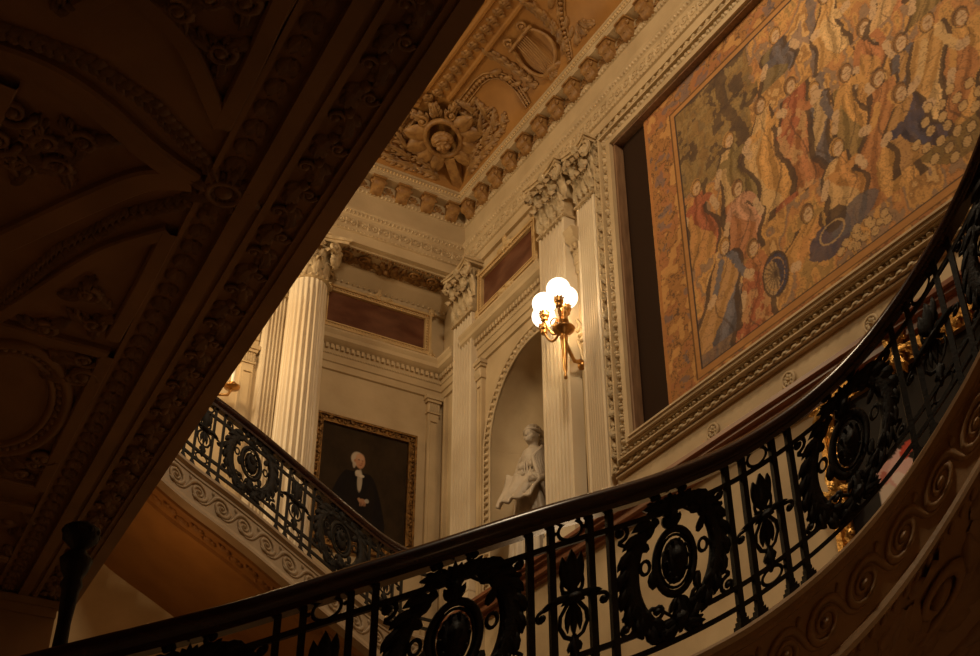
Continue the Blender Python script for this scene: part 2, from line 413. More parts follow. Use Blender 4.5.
for u in (9.2, 8.2, 7.3):
    for k in range(5): M.acanthus(u+.1*k-.2, .15+.05*(k % 2), PI/2+.5*(k-2)*.5, .26, .2, .06, .3*(k-2)*.5, 2)
M.build('acanthus_sprays', GILTST, cove)
# cherub cartouche on the mitre
def voxel(M, name, material, parent, vs, smooth=4):
    o = M.build(name, material, parent)
    r = o.modifiers.new('fuse', 'REMESH'); r.mode = 'VOXEL'; r.voxel_size = vs; r.use_smooth_shade = True
    s_ = o.modifiers.new('soft', 'SMOOTH'); s_.iterations = smooth; s_.factor = .5
    return o
tm = .98
offm = CW+CA*(1-math.cos(tm)); O = np.array([WX-offm, BY-offm, 13.47+CB*math.sin(tm)])
Uv = np.array([1, -1, 0])/math.sqrt(2); CART_LIFT = .13
tang = np.array([-CA*math.sin(tm), -CA*math.sin(tm), CB*math.cos(tm)]); Vv = tang/np.linalg.norm(tang)   # towards the flat ceiling
Wv = np.cross(Uv, Vv); Wv = -Wv if Wv[2] > 0 else Wv
mapM = lambda v: O+CART_LIFT*Wv+1.25*(v[:, :1]*Uv+v[:, 1:2]*Vv+v[:, 2:3]*Wv)
cart = thing('ceiling_cartouche', 'ochre cherub mask in a shell cartouche at the ceiling corner', 'relief', tuple(O))
M = MB(mapM)
M.ring(0, .02, .20, .24, .035, .08, 1, 24)
for k in range(9):
    a = -PI/2+(k-4)*.52+.0
    if abs(k-4) < .5: continue
    r0 = .17
    M.leaf(r0*math.cos(a+PI)*-1, .0+r0*math.sin(a), a, .30, .22, .08, 0, 6, w0=.05, lift=.03)
for sg in (-1, 1):
    M.acanthus(sg*.12, .22, PI/2-sg*.5, .25, .2, .07, -sg*.6); M.scroll(sg*.17, .28, .07, PI/2, sg, 1.2, .02, .07)
    for k in range(7):
        a = -PI/2+sg*(.35+.28*k); M.acanthus(sg*.12, -.12, a, .62-.03*k, .22, .06, sg*.5, 4)
        M.acanthus(sg*(.25+.05*k), -.30+.09*k, a+sg*.2, .30, .16, .06, sg*1.1, 2)
M.acanthus(0, .25, PI/2, .22, .2, .07); M.box(-.06, .06, -.75, -.25, .04, .13); M.leaf(0, -.2, -PI/2, .62, .17, .14, 0, 7)
M.scroll(0, -.76, .09, 0, 1, 1.3, .03, .1); 
for k in range(5): M.leaf(0, -.80, -PI/2+(k-2)*.6, .16, .08, .06, 0, 4, w0=.05)
M.build('shell_surround', GILTST, cart)
H = MB(mapM)
def ell(M, x, y, z, rx, ry, rz, n=14, k=8):
    ph = np.linspace(-PI/2, PI/2, k+1); t = np.arange(n)/n*2*PI; a = np.zeros((k+1, n, 3))
    a[:, :, 0] = x+rx*np.cos(ph)[:, None]*np.cos(t); a[:, :, 1] = y+ry*np.cos(ph)[:, None]*np.sin(t); a[:, :, 2] = z+rz*np.sin(ph)[:, None]
    M.grid(a, False, True)
ell(H, 0, 0, .11, .10, .125, .10)
ell(H, 0, -.085, .165, .045, .035, .04); ell(H, 0, -.02, .215, .018, .035, .02)
for sg in (-1, 1):
    ell(H, sg*.05, -.035, .185, .035, .032, .03); ell(H, sg*.04, .03, .195, .028, .012, .016); ell(H, sg*.10, -.01, .11, .02, .035, .03)
for k in range(12):
    a = PI*(k/11)*1.15-.2; ell(H, .095*math.cos(a), .03+.09*math.sin(a), .14, .036, .036, .04)
for k in range(6): ell(H, -.06+.024*k, .09-.01*abs(k-2.5), .18, .026, .026, .03)
ell(H, 0, -.058, .205, .026, .008, .014)
voxel(H, 'cherub_head', GILTST, cart, .008, 2)
# ------------------------------------------------------------------ carved soffit of the beam
def mapS(v): return np.stack([v[:, 0], BY+v[:, 1], 12.12-v[:, 2]], -1)
M = MB(mapS)
for z0, z1 in ((.03, .06), (.56, .60)): M.box(4.9, 6.72, z0, z1, 0, .03)
M.box(4.9, 4.93, .03, .6, 0, .03); M.box(6.69, 6.72, .03, .6, 0, .03)
sof = struct(M.build('trim_2', STONE))
M = MB(mapS)
for k in range(8):
    a = k*PI/4; M.acanthus(5.8+.03*math.cos(a), .31+.03*math.sin(a), a, .17, .13, .08, 0, 2)
M.dome(5.8, .31, .06, .06, .1)
for c, s0 in ((5.8, 1), (5.8, -1)):
    for k in range(5):
        x = c+s0*(.25+.14*k)
        if not 4.95 < x < 6.68: continue
        M.scroll(x, .31+.08*(-1)**k, .09, 0, (-1)**k, 1.3, .022, .03, 1, 14)
        for q in range(3): M.acanthus(x, .31, s0*.2+q*2.1+k, .17, .12, .06, .6, 2)
for x in np.arange(5.0, 6.66, .07):
    M.dome(x, .11, .024, .024, .03); M.dome(x, .51, .024, .024, .03)
M.build('soffit_carving', GILTST, sof)
# ------------------------------------------------------------------ capitals, pilasters, columns
def leaf3(M, u, v, w, H, W, out, lob=4, base_w=0):
    n = 8; t = np.linspace(0, 1, n+1)
    vy = v+H*np.sin(np.clip(t*1.25, 0, 1.25)*PI/2*.92); ww = w+out*(t**2.2)
    vy = np.where(t > .82, vy-(t-.82)*H*.9, vy)
    off = np.linspace(-1, 1, 7); a = np.zeros((n+1, 7, 3))
    for i in range(n+1):
        hw = W/2*(.75+.35*math.sin(PI*min(1, t[i]*1.05)))*(1-.55*max(0, t[i]-.6)/.4)*(1-.22*(i % 2))
        a[i, :, 0] = u+off*hw; a[i, :, 1] = vy[i]-.12*H*np.abs(off)**2*t[i]; a[i, :, 2] = ww[i]+np.array([-.06, .05, .0, .09, .0, .05, -.06])*W*2.2
    M.grid(a)
def capital_flat(M, u0, u1, z0, z1, w):
    """composite capital on a flat pilaster between u0..u1, heights z0..z1, pilaster face at w"""
    c = (u0+u1)/2; W = u1-u0; H = z1-z0
    M.box(u0, u1, z0, z1-.08, 0, w-.01)
    M.box(u0-.02, u1+.02, z0-.045, z0-.02, 0, w+.03); M.box(u0-.01, u1+.01, z0-.02, z0+.005, 0, w+.015)
    for k in range(4): leaf3(M, u0+W*(k+.5)/4, z0, w, H*.45, W*.27, .16)
    for k in range(5): leaf3(M, u0+W*k/4, z0+H*.25, w-.01, H*.52, W*.24, .20)
    for sg in (-1, 1):
        M.scroll(c+sg*W*.50, z1-.19, .105, PI/2, -sg, 1.6, .028, w+.10, 1.3, 18)
        M.leaf(c+sg*W*.46, z1-.3, PI/2-sg*.3, .16, .12, .08, 0, 4, w0=w+.09)
        M.scroll(c+sg*W*.16, z1-.20, .06, PI/2, sg, 1.4, .018, w+.08, 1.2, 12)
        M.acanthus(c+sg*W*.3, z1-.42, PI/2, .22, .16, .08, sg*.4, 2, w0=w+.05)
    for k in range(7): M.acanthus(u0+W*(k+.5)/7, z0+.02+.1*(k % 2), PI/2, .3, .12, .07, (k-3)*.2, 3, w0=w-.005)
    for k in range(8):
        a = k*PI/4; M.leaf(c, z1-.07, a, .07, .05, .05, 0, 3, w0=w+.10)
    for k in range(14): M.dome(u0+W*(k+.5)/14, z0-.032, .014, .014, .02, w+.025, 5, 2)
    # abacus with concave front
    n = 9; x = np.linspace(-1, 1, n)
    for za, zb, e in ((z1-.085, z1-.045, .0), (z1-.045, z1, .025)):
        g = np.zeros((n, 4, 3))
        for i in range(n):
            ww = w+.10+.05*x[i]**2+e; u = c+x[i]*(W/2+.07+e)
            g[i] = [(u, za, 0), (u, za, ww), (u, zb, ww), (u, zb, 0)]
        M.grid(g, False, True, False)
        for e_ in (0, n-1): M.add(g[e_], [(0, 1, 2, 3)], False)
def fluted(M, u0, u1, z0, z1, w, n=6, d=.045):
    W = u1-u0; e = .04; pr = [(u0, 0), (u0, w), (u0+e*.7, w)]
    fw_ = (W-2*e)/n
    for k in range(n):
        a = u0+e+k*fw_; r = fw_*.40; c = a+fw_/2
        for j in range(7):
            t = PI-PI*j/6; pr.append((c+r*math.cos(t), w-d*math.sin(t)))
    pr += [(u1-e*.7, w), (u1, w), (u1, 0)]
    g = np.zeros((2, len(pr), 3))
    for i, z in enumerate((z0, z1)):
        for j, (u, ww) in enumerate(pr): g[i, j] = (u, z, ww)
    M.grid(g, smooth=False)
def pilaster(label, u0, u1, w, mp, ztop=11.27, z0=7.08, group=None, zc=12.12, n=6):
    cx = (u0+u1)/2; P = mp(np.array([[cx, z0, 0.]]))[0]
    t = thing('pilaster', label, 'pilaster', tuple(P), group)
    M = MB(mp); fluted(M, u0, u1, z0+.30, ztop, w, n); M.box(u0, u1, ztop, ztop+.03, 0, w-.03); M.build('shaft', COLM, t)
    M = MB(mp)
    for za, zb, e in ((0, .10, .035), (.10, .155, .03), (.155, .19, .015), (.19, .235, .022), (.235, .30, .004)): M.box(u0-e*.8, u1+e*.8, z0+za, z0+zb, 0, w+e)
    M.build('base', COLM, t)
    M = MB(mp); capital_flat(M, u0, u1, ztop+.05, zc, w); M.build('capital', CARVE, t)
    return t
G = 'fluted pilasters on the right wall'
pilaster('fluted cream pilaster in the corner beside the niche', 12.41, 12.93, .14, mapR)
pilaster('fluted cream pilaster between the statue niche and the globe lamp', 10.05, 10.63, .16, mapR, n=7)
pilaster('fluted cream pilaster between the globe lamp and the tapestry frame', 9.51, 9.88, .08, mapR, n=7)
pilaster('fluted cream pilaster on the back wall behind the column', 4.20, 4.52, .16, mapK, ztop=11.25, n=5)
# free-standing column
def column(cx, cy, R, zt, label):
    t = thing('column', label, 'column', (cx, cy, 6.6))
    M = MB(); nf = 22; per = 8; th = np.arange(nf*per)/(nf*per)*2*PI
    zs = np.linspace(6.9, zt, 14); a = np.zeros((len(zs), len(th), 3))
    fl = np.tile([0, 0, .55, .9, 1, .9, .55, 0], nf)
    for i, z in enumerate(zs):
        q = (z-6.9)/(zt-6.9); r = R*(1.07-.13*q-.03*math.sin(q*PI)*-1); k = 1. if 0 < i < len(zs)-1 else 0
        rr = r-fl*.036*k
        a[i, :, 0] = cx+rr*np.cos(th); a[i, :, 1] = cy+rr*np.sin(th); a[i, :, 2] = z
    M.grid(a, False, True); M.build('shaft', COLM, t)
    M = MB(); M.lathe([(R*1.25, 6.70), (R*1.38, 6.73), (R*1.38, 6.77), (R*1.2, 6.80), (R*1.14, 6.83), (R*1.22, 6.86), (R*1.22, 6.88), (R*1.08, 6.905)], cx, cy, 32)
    M.box(cx-R*1.4, cx+R*1.4, cy-.30, cy+.30, 6.60, 6.70); M.build('base', COLM, t)
    M = MB(); r = R*.95
    M.lathe([(r, zt-.0), (r+.02, zt+.005), (r+.045, zt+.03), (r+.02, zt+.055), (r+.01, zt+.07), (r-.02, zt+.09), (r-.03, 12.05)], cx, cy, 32)
    def wrap(v): return np.stack([cx+(r-.02+v[:, 2])*np.cos(v[:, 0]/r), cy+(r-.02+v[:, 2])*np.sin(v[:, 0]/r), v[:, 1]], -1)
    M.fn = wrap; H = 12.05-zt; L = 2*PI*r
    for k in range(8): leaf3(M, L*k/8, zt+.08, .0, H*.42, L/8*.95, .10)
    for k in range(8): leaf3(M, L*(k+.5)/8, zt+.2, .0, H*.5, L/8*.95, .14)
    for k in range(nf): M.dome(L*(k+.5)/nf, zt+.03, .025, .02, .03, .055, 6, 2)
    for q in range(4):
        u = L*(q+.5)/4
        for sg in (-1, 1): M.scroll(u+sg*.055, 11.93, .085, PI/2, sg, 1.5, .026, .15, 1.3, 14)
        M.scroll(L*q/4, 11.95, .05, 0, 1, 1.3, .02, .08)
        M.acanthus(u, 11.65, PI/2, .28, .2, .08, 0, 3, w0=.1)
    M.build('capital', CARVE, t)
    M = MB(); 
    for za, zb, e in ((12.03, 12.07, .0), (12.07, 12.12, .03)):
        pts = []
        for q in range(4):
            for x in np.linspace(-1, 1, 9)[:-1]:
                a = q*PI/2; d = R+.02+.10*x*x+e; s_ = x*(R+.10+e)
                pts.append((cx+d*math.cos(a)-s_*math.sin(a), cy+d*math.sin(a)+s_*math.cos(a)))
        n = len(pts); g = np.zeros((2, n, 3))
        for i, z in enumerate((za, zb)):
            for j, (x, y) in enumerate(pts): g[i, j] = (x, y, z)
        M.grid(g, False, True, False); M.add(g[0], [tuple(range(n))], False)
    M.build('abacus', CARVE, t)
    return t
column(4.68, 13.16, .265, 11.40, 'large fluted cream column in front of the back wall')
# ------------------------------------------------------------------ lintel cornices (dentils) under the marble panels
def lintel(mp, u0, u1, name):
    M = MB(mp); pr = [(0, 10.44), (.03, 10.45), (.03, 10.55), (.05, 10.56), (.05, 10.66), (.065, 10.68), (.065, 10.80), (.12, 10.83), (.16, 10.86), (.16, 10.92), (.19, 10.97), (.19, 11.0), (0, 11.03)]
    g = np.zeros((2, len(pr), 3))
    for i, u in enumerate((u0, u1)):
        for j, (wv, z) in enumerate(pr): g[i, j] = (u, z, wv)
    M.grid(g, smooth=False)
    for e in (0, 1): M.add(g[e], [tuple(range(len(pr)))], False)
    o = struct(M.build(name, STONE))
    D = MB(mp)
    for u in np.arange(u0+.03, u1-.04, .075): D.box(u, u+.042, 10.735, 10.80, .06, .105)
    for u in np.arange(u0+.03, u1-.03, .04): D.dome(u, 10.67, .012, .012, .012, .06, 5, 2)
    D.build('dentil_row', STONE, o)
lintel(mapR, 10.64, 12.70, 'trim_3'); lintel(mapK, 4.6, 6.88, 'trim_4'); lintel(mapK, 2.4, 4.18, 'trim_5'); lintel(mapR, 12.95, 13.48, 'trim_6'); lintel(mapR, 9.87, 10.04, 'trim_7')
def strip(mp, u0, u1, name, w=.06, z0=0, zt=10.44):
    M = MB(mp); M.box(u0, u1, z0, zt, 0, w); c = (u0+u1)/2
    M.box(u0+.035, u1-.035, z0, zt-.42, w, w+.012)
    for z, e, h in ((zt-.06, .05, .06), (zt-.10, .03, .04), (zt-.27, .02, .03)): M.box(u0-e, u1+e, z, z+h, 0, w+e)
    M.box(u0-.01, u1+.01, zt-.24, zt-.12, 0, w+.015)
    for k in range(5): M.leaf(u0+(u1-u0)*(k+.5)/5, zt-.25, PI/2, .14, .05, .03, 0, 3, w0=w+.015)
    M.box(u0+.03, u1-.03, zt-.40, zt-.385, w, w+.02)
    return struct(M.build(name, STONE))
strip(mapR, 12.27, 12.40, 'trim_8'); strip(mapK, 6.66, 6.82, 'trim_9'); strip(mapK, 3.98, 4.14, 'trim_10')
for i, (a, b, c) in enumerate(((12.95, 13.0, .05), (13.1, 13.16, .04), (13.24, 13.28, .06), (13.4, 13.45, .04))):
    pass
M = MB(mapR)
for a, b, c in ((12.97, 13.05, .05), (13.12, 13.2, .03), (13.3, 13.36, .05)): M.box(a, b, 0, 10.4, 0, c)
struct(M.build('trim_11', STONE))
# cavetto under beam soffit on back wall
M = MB(mapK)
sweepk = [(0, 11.80), (.05, 11.81), (.06, 11.86), (.10, 11.90), (.20, 12.0), (.24, 12.05), (.24, 12.08), (.28, 12.11), (.28, 12.13), (0, 12.13)]
g = np.zeros((2, len(sweepk), 3))
for i, u in enumerate((4.6, 6.9)):
    for j, (wv, z) in enumerate(sweepk): g[i, j] = (u, z, wv)
M.grid(g, smooth=False)
for x in np.arange(4.95, 6.85, .085): M.leaf(x, 11.87, PI/2, .16, .07, .03, 0, 4, w0=.06, lift=.14); M.dome(x+.04, 11.87, .02, .02, .03, .07, 5, 2)
struct(M.build('trim_12', STONE))
# ------------------------------------------------------------------ red marble panels
def frame_boxes(M, u0, u1, v0, v1, b, w0, w1):
    M.box(u0, u1, v0, v0+b, w0, w1); M.box(u0, u1, v1-b, v1, w0, w1)
    M.box(u0, u0+b, v0+b, v1-b, w0, w1); M.box(u1-b, u1, v0+b, v1-b, w0, w1)
def frame_beads(M, u0, u1, v0, v1, step, r, h, w):
    for u in np.arange(u0, u1+.001, step):
        for v in (v0, v1): M.dome(u, v, r, r, h, w, 6, 2)
    for v in np.arange(v0+step, v1, step):
        for u in (u0, u1): M.dome(u, v, r, r, h, w, 6, 2)
def marble_panel(mp, u0, u1, v0, v1, label):
    P = mp(np.array([[(u0+u1)/2, v0, 0.]]))[0]
    t = thing('marble_panel', label, 'wall panel', tuple(P))
    M = MB(mp); M.box(u0+.09, u1-.09, v0+.09, v1-.09, 0, .03); M.build('marble_slab', RED, t)
    M = MB(mp); frame_boxes(M, u0, u1, v0, v1, .035, 0, .09); frame_boxes(M, u0+.035, u1-.035, v0+.035, v1-.035, .04, 0, .06); frame_boxes(M, u0+.075, u1-.075, v0+.075, v1-.075, .02, 0, .075)
    frame_beads(M, u0+.055, u1-.055, v0+.055, v1-.055, .045, .02, .022, .058)
    c = (u0+u1)/2
    for vv, sg in ((v0, -1), (v1, 1)):
        for k in range(3): M.acanthus(c, vv, (0, PI, sg*PI/2)[k], .2, .12, .05, 0, 2, w0=.07)
        for s2 in (-1, 1): M.scroll(c+s2*.17, vv, .045, 0, s2, 1.2, .015, .08)
    for u in (u0, u1):
        for v in (v0, v1): M.scroll(u, v, .06, 0, 1, 1.3, .02, .08); M.leaf(u, v, PI/2, .12, .08, .05, 0, 4, w0=.06)
    M.build('carved_frame', GOLDST, t)
marble_panel(mapR, 10.84, 12.36, 11.17, 11.86, 'red marble panel in a beaded frame above the statue niche')
marble_panel(mapK, 4.98, 6.66, 11.08, 11.78, 'red marble panel in a beaded frame above the portrait')
# niche archivolt
M = MB(mapR); n = 40
path = [(NY+NR+.08, z) for z in np.linspace(NB, NZ, 30)]+[(NY+(NR+.08)*math.cos(a), NZ+(NR+.08)*math.sin(a)) for a in np.linspace(0, PI, n)][1:]+[(NY-NR-.08, z) for z in np.linspace(NZ, NB, 30)][1:]
P = np.array(path)
M.tube(P+0, .085, .0, .35, 6)
d = np.gradient(P, axis=0); d /= np.linalg.norm(d, axis=1)[:, None]; nr = np.stack([-d[:, 1], d[:, 0]], -1)
M.tube(P+nr*.075, .018, .03, 1, 5); M.tube(P-nr*.075, .018, .03, 1, 5)
arch = struct(M.build('trim_13', STONE))
M = MB(mapR); D = np.concatenate([[0], np.cumsum(np.linalg.norm(np.diff(P, axis=0), axis=1))])
for s_ in np.arange(0, D[-1], .095):
    x, y = np.interp(s_, D, P[:, 0]), np.interp(s_, D, P[:, 1]); a = math.atan2(np.interp(s_, D, d[:, 1]), np.interp(s_, D, d[:, 0]))
    M.dome(x, y, .034, .045, .045, .02, 8, 3, ang=a)
M.build('egg_moulding', CARVE, arch)
# ------------------------------------------------------------------ tapestry frame
FL, FR_, FB, FT = 9.01, 2.3, 7.74, 11.64     # inner edge of the stone frame (u from FR_ to FL)
fr = thing('carved_stone_surround', 'wide carved cream stone frame around the big tapestry', 'surround', (WX, 6, FB-.3))
M = MB(mapR)
BK = .52     # the sill band is narrower than jambs and head
def fband(M, a, b, w0, w1):
    """rectangular frame band from offset a to b outside the inner edge"""
    u0, u1, v0, v1 = FR_, FL, FB, FT
    M.box(u0-b, u1+b, v0-b*BK, v0-a*BK, w0, w1); M.box(u0-b, u1+b, v1+a, v1+b, w0, w1)
    M.box(u0-b, u0-a, v0-a*BK, v1+a, w0, w1); M.box(u1+a, u1+b, v0-a*BK, v1+a, w0, w1)
fband(M, 0, .04, 0, .17); fband(M, .04, .10, 0, .15); fband(M, .10, .13, 0, .12); fband(M, .13, .28, 0, .06); fband(M, .28, .305, 0, .12); fband(M, .305, .45, 0, .03); fband(M, .45, .475, 0, .08)
M.build('moulding', STONE, fr)
M = MB(mapR)
def around(off, step, umin=3.0):
    out = []
    for v in np.arange(FB-off*BK, FT+off+.001, step): out.append((FL+off, v, PI/2))
    for u in np.arange(FL+off, umin, -step): out.append((u, FT+off, PI)); out.append((u, FB-off*BK, 0))
    return out
for u, v, a in around(.205, .13):
    k_ = BK if v < FB else 1.
    M.dome(u, v, .042, .048*k_, .075, .05, 8, 3, ang=a); M.ring(u, v, .055 if a == PI/2 else .055*1, .058*(k_ if a != PI/2 else 1), .010, .07, 1, 12, 4) if a == PI/2 else M.ring(u, v, .055, .062*k_, .010, .07, 1, 12, 4)
    for sg in (-1, 1):
        M.leaf(u+math.cos(a)*.066, v+math.sin(a)*.066, a+sg*PI/2, .07*k_, .035, .05, 0, 3, w0=.06)
M.build('egg_and_dart', CARVE, fr)
M = MB(mapR)
for i, (u, v, a) in enumerate(around(.378, .125)):
    sg = (-1)**i; k_ = BK if v < FB else 1.
    M.acanthus(u-math.sin(a)*.02*sg, v+math.cos(a)*.02*sg*k_, a+sg*.7, .15*k_**.5, .14*k_, .07, -sg*1.1, 2, w0=.025, seg=4)
    M.scroll(u+math.sin(a)*.045*sg, v-math.cos(a)*.045*sg*k_, .034*k_, a, sg, 1.1, .012, .05, 1, 8)
    M.dome(u, v, .02, .02, .05, .04, 6, 2)
    M.leaf(u+math.sin(a)*.05*sg, v-math.cos(a)*.05*sg*k_, a-sg*.3, .09, .05*k_, .05, sg*.8, 3, w0=.03)
M.build('leaf_band', CARVE, fr)
M = MB(mapR); u0, u1, v0, v1 = FR_, FL, FB, FT
M.box(u0, u1, v0, v0+.02, 0, .13); M.box(u0, u1, v1-.03, v1, 0, .13); M.box(u0, u0+.05, v0, v1, 0, .12); M.box(u1-.045, u1, v0+.02, v1-.03, 0, .12)
M.build('inner_slip', SLIP, fr)
M = MB(mapR); M.box(u0+.04, u1-.06, v0+.03, v1-.03, 0, .02); M.build('dark_backing', DARKV, fr)
# ------------------------------------------------------------------ tapestry picture (woven pattern stored per vertex)
def fbm(shape, sc_, oct_=4, seed=0):
    rg = np.random.default_rng(seed); H_, W_ = shape; out = np.zeros(shape); amp = 1
    for o_ in range(oct_):
        gh, gw = max(2, int(sc_[0]*2**o_)), max(2, int(sc_[1]*2**o_)); g = rg.random((gh+1, gw+1))
        y = np.linspace(0, gh-1e-6, H_); x = np.linspace(0, gw-1e-6, W_); yi = y.astype(int); xi = x.astype(int)
        fy = (y-yi)[:, None]; fx = (x-xi)[None]; fy = fy*fy*(3-2*fy); fx = fx*fx*(3-2*fx)
        a = g[yi][:, xi]; b = g[yi][:, xi+1]; c = g[yi+1][:, xi]; d_ = g[yi+1][:, xi+1]
        out += amp*((a*(1-fx)+b*fx)*(1-fy)+(c*(1-fx)+d_*fx)*fy); amp *= .55
    out -= out.min(); return out/out.max()
def pic_mesh(name, mp, u0, u1, v0, v1, img, wface, thick, material, parent):
    H_, W_ = img.shape[:2]
    M = MB(mp); g = np.zeros((H_, W_, 3)); g[:, :, 0] = np.linspace(u0, u1, W_)[None]; g[:, :, 1] = np.linspace(v0, v1, H_)[:, None]; g[:, :, 2] = wface
    g[:, :, 2] += 0 
    M.grid(g, smooth=False); nv = M.n
    M.box(u0, u1, v0, v1, wface-thick, wface-.004)
    o = M.build(name, material, parent)
    ca = o.data.color_attributes.new('Col', 'FLOAT_COLOR', 'POINT')
    col = np.ones((M.n, 4)); col[:nv, :3] = img.reshape(-1, 3); col[nv:, :3] = img.mean((0, 1))
    ca.data.foreach_set('color', col.ravel()); return o
PAL = dict(gold=(.60, .33, .105), cream=(.66, .44, .20), rust=(.46, .19, .08), red=(.40, .12, .065), slate=(.13, .125, .15), navy=(.06, .065, .12),
           blue=(.15, .155, .20), olive=(.25, .185, .08), pink=(.55, .29, .18), orange=(.54, .27, .09), dark=(.075, .055, .05), skin=(.60, .41, .24), brown=(.28, .15, .065))
def tapestry():
    U0, U1, V0, V1 = 3.3, 8.49, 7.77, 11.60
    dx = .0118; W_ = int((U1-U0)/dx); H_ = int((V1-V0)/dx)
    U, V = np.meshgrid(np.linspace(U0, U1, W_), np.linspace(V0, V1, H_))
    c = lambda k: np.array(PAL[k])
    n1 = fbm((H_, W_), (22, 26), 4, 1); n2 = fbm((H_, W_), (9, 18), 4, 2); n3 = fbm((H_, W_), (40, 60), 3, 3); n4 = fbm((H_, W_), (7, 8), 4, 5)
    Uw = U+(n1-.5)*.16; Vw = V+(n4-.5)*.16
    img = np.zeros((H_, W_, 3))+c('gold')*1.0
    def mix(mask, col, a=1.):
        m_ = (mask*a)[..., None] if mask.dtype != bool else (mask.astype(float)*a)[..., None]
        img[:] = img*(1-m_)+np.array(col)*m_
    keys = ['cream', 'gold', 'olive', 'gold', 'rust', 'slate', 'gold', 'brown', 'cream', 'blue']
    q = np.clip((n2*1.15*len(keys)).astype(int), 0, len(keys)-1)
    for i, k in enumerate(keys): mix(q == i, c(k), .6)
    # foliage upper left
    fol = (V > 10.1+.5*(n4-.5)) & (U > 6.75+.5*(n2-.5)); mix(fol, c('olive')*.75, .75); mix(fol & (n3 > .55), c('olive')*1.3, .6); mix(fol & (n1 < .38), c('dark'), .8)
    mix((np.abs(Uw-7.05-.12*np.sin(V*3)) < .07) & (V > 9.9), c('dark'), .8); mix((np.abs(Uw-5.9+.1*(V-10)) < .06) & (V > 9.9), c('slate'), .8)
    mix((V < 8.35+.25*n4) & (U > 6.9), c('slate')*.9, .7)
    gr = (((Uw-4.55)/.5)**2+((Vw-8.5)/.4)**2) < 1; mix(gr, c('olive')*.7, .8)
    def blob(x, y, rx, ry, col, a=1., warp=1):
        X_ = (Uw if warp else U)-x; Y_ = (Vw if warp else V)-y
        mix((X_/rx)**2+(Y_/ry)**2 < 1, col, a)
    def outline(x, y, rx, ry, col=None, th=.22, a=.75):
        e = (((U-x)/rx)**2+((V-y)/ry)**2); mix(np.abs(np.sqrt(e)-1) < th*.35, c('dark') if col is None else col, a)
    def figure(hx, hz, fx, fz, wd, k1, k2, i):
        L = hz-fz; t = np.clip((hz-V)/L, 0, 1); cx = hx+(fx-hx)*t+.05*np.sin(t*7+i)
        hwid = wd/2*(.35+.95*t**.6+.12*np.sin(t*12+i*2)); dd = (Uw*.6+U*.4-cx)/hwid
        body = (V < hz-.09) & (V > fz) & (np.abs(dd) < 1)
        edge = (V < hz-.09) & (V > fz-.02) & (np.abs(np.abs(dd)-1) < .13)
        mix(body, c(k1)*1.04, .92)
        fold = np.sin(dd*8+V*6+i+2.5*(n2-.5)); mix(body & (fold > .45), c(k1)*.42, .6); mix(body & (fold < -.6), np.minimum(1, c(k1)*1.4), .6)
        sec = body & (dd > (-.25+.6*np.sin(t*5+i))); mix(sec, c(k2), .8); mix(sec & (fold > .5), c(k2)*.5, .5)
        if k2 == 'red': mix(body & (n3 > .56), c('cream'), .5)
        mix(body & (np.abs(dd+.25-.6*np.sin(t*5+i)*-1) < .04), c('dark'), .6)
        mix(edge, c('dark'), .9)
        for s_ in (-1, 1):   # arms
            for j in range(8):
                a = j/7; blob(hx+s_*(.08+wd*.42*a), hz-.22-.22*a+.1*math.sin(a*3+i), .045, .05, c('skin') if j > 4 else c(k1), .95, 0)
        blob(hx+.015, hz+.03, .085, .095, c('brown') if i % 3 else c('gold')*.8, 1, 0)
        blob(hx-.005, hz-.01, .055, .075, c('skin'), 1, 0); outline(hx, hz, .078, .10)
        mix(((U-hx+.01)/.045)**2+((V-hz-.005)/.008)**2 < 1, c('brown'), .8)
        mix(((U-hx)/.02)**2+((V-hz+.045)/.007)**2 < 1, c('red'), .6)
    FG = [(7.72,10.06,7.77,9.12,0.45,'red','gold'), (5.25,10.13,5.38,9.26,0.34,'rust','gold'), (4.92,9.64,5.00,9.17,0.30,'slate','gold'),
        (5.95,9.95,6.07,8.98,0.36,'slate','cream'), (6.22,10.24,6.40,8.98,0.55,'rust','red'), (6.65,10.34,6.77,9.06,0.50,'gold','cream'), (7.15,10.27,7.16,9.09,0.42,'olive','cream'),
        (5.55,9.83,5.73,8.61,0.40,'gold','olive'), (4.31,9.38,4.62,8.42,0.45,'gold','rust'), (4.62,9.61,5.01,8.51,0.50,'cream','gold'), (5.22,9.48,5.39,8.26,0.50,'gold','rust'),
        (5.04,9.15,5.00,8.40,0.45,'navy','gold'), (5.81,9.13,5.86,8.43,0.40,'orange','cream'), (7.12,9.62,7.17,8.77,0.45,'pink','rust'),
        (7.03,8.82,7.12,7.96,0.42,'rust','red'), (7.41,9.09,7.68,8.11,0.55,'blue','gold'), (6.29,8.72,6.45,8.30,0.45,'orange','gold'),
        (5.6,10.9,5.7,10.1,.35,'cream','gold'), (6.3,11.0,6.4,10.45,.4,'slate','olive'), (4.5,10.3,4.6,9.7,.35,'gold','olive'), (4.9,10.7,4.95,10.0,.35,'rust','cream'), (4.0,9.2,4.1,8.3,.4,'gold','cream')]
    for i, f_ in enumerate(FG): figure(*f_, i)
    blob(6.08, 8.32, .26, .2, c('navy'), .9); blob(5.76, 8.38, .3, .14, c('slate'), .85); blob(6.0, 8.5, .12, .1, c('dark'), .9); outline(6.05, 8.35, .15, .1, c('cream')*.8)
    blob(6.79, 8.37, .17, .23, c('navy')*1.1, 1, 0); blob(6.85, 8.35, .11, .19, c('cream')*.75, .8, 0)
    for k in range(9):
        a = k*PI/9; mix((np.abs((U-6.79)*math.cos(a)+(V-8.37)*math.sin(a)) < .008) & (((U-6.79)/.16)**2+((V-8.37)/.22)**2 < 1), c('dark'), .7)
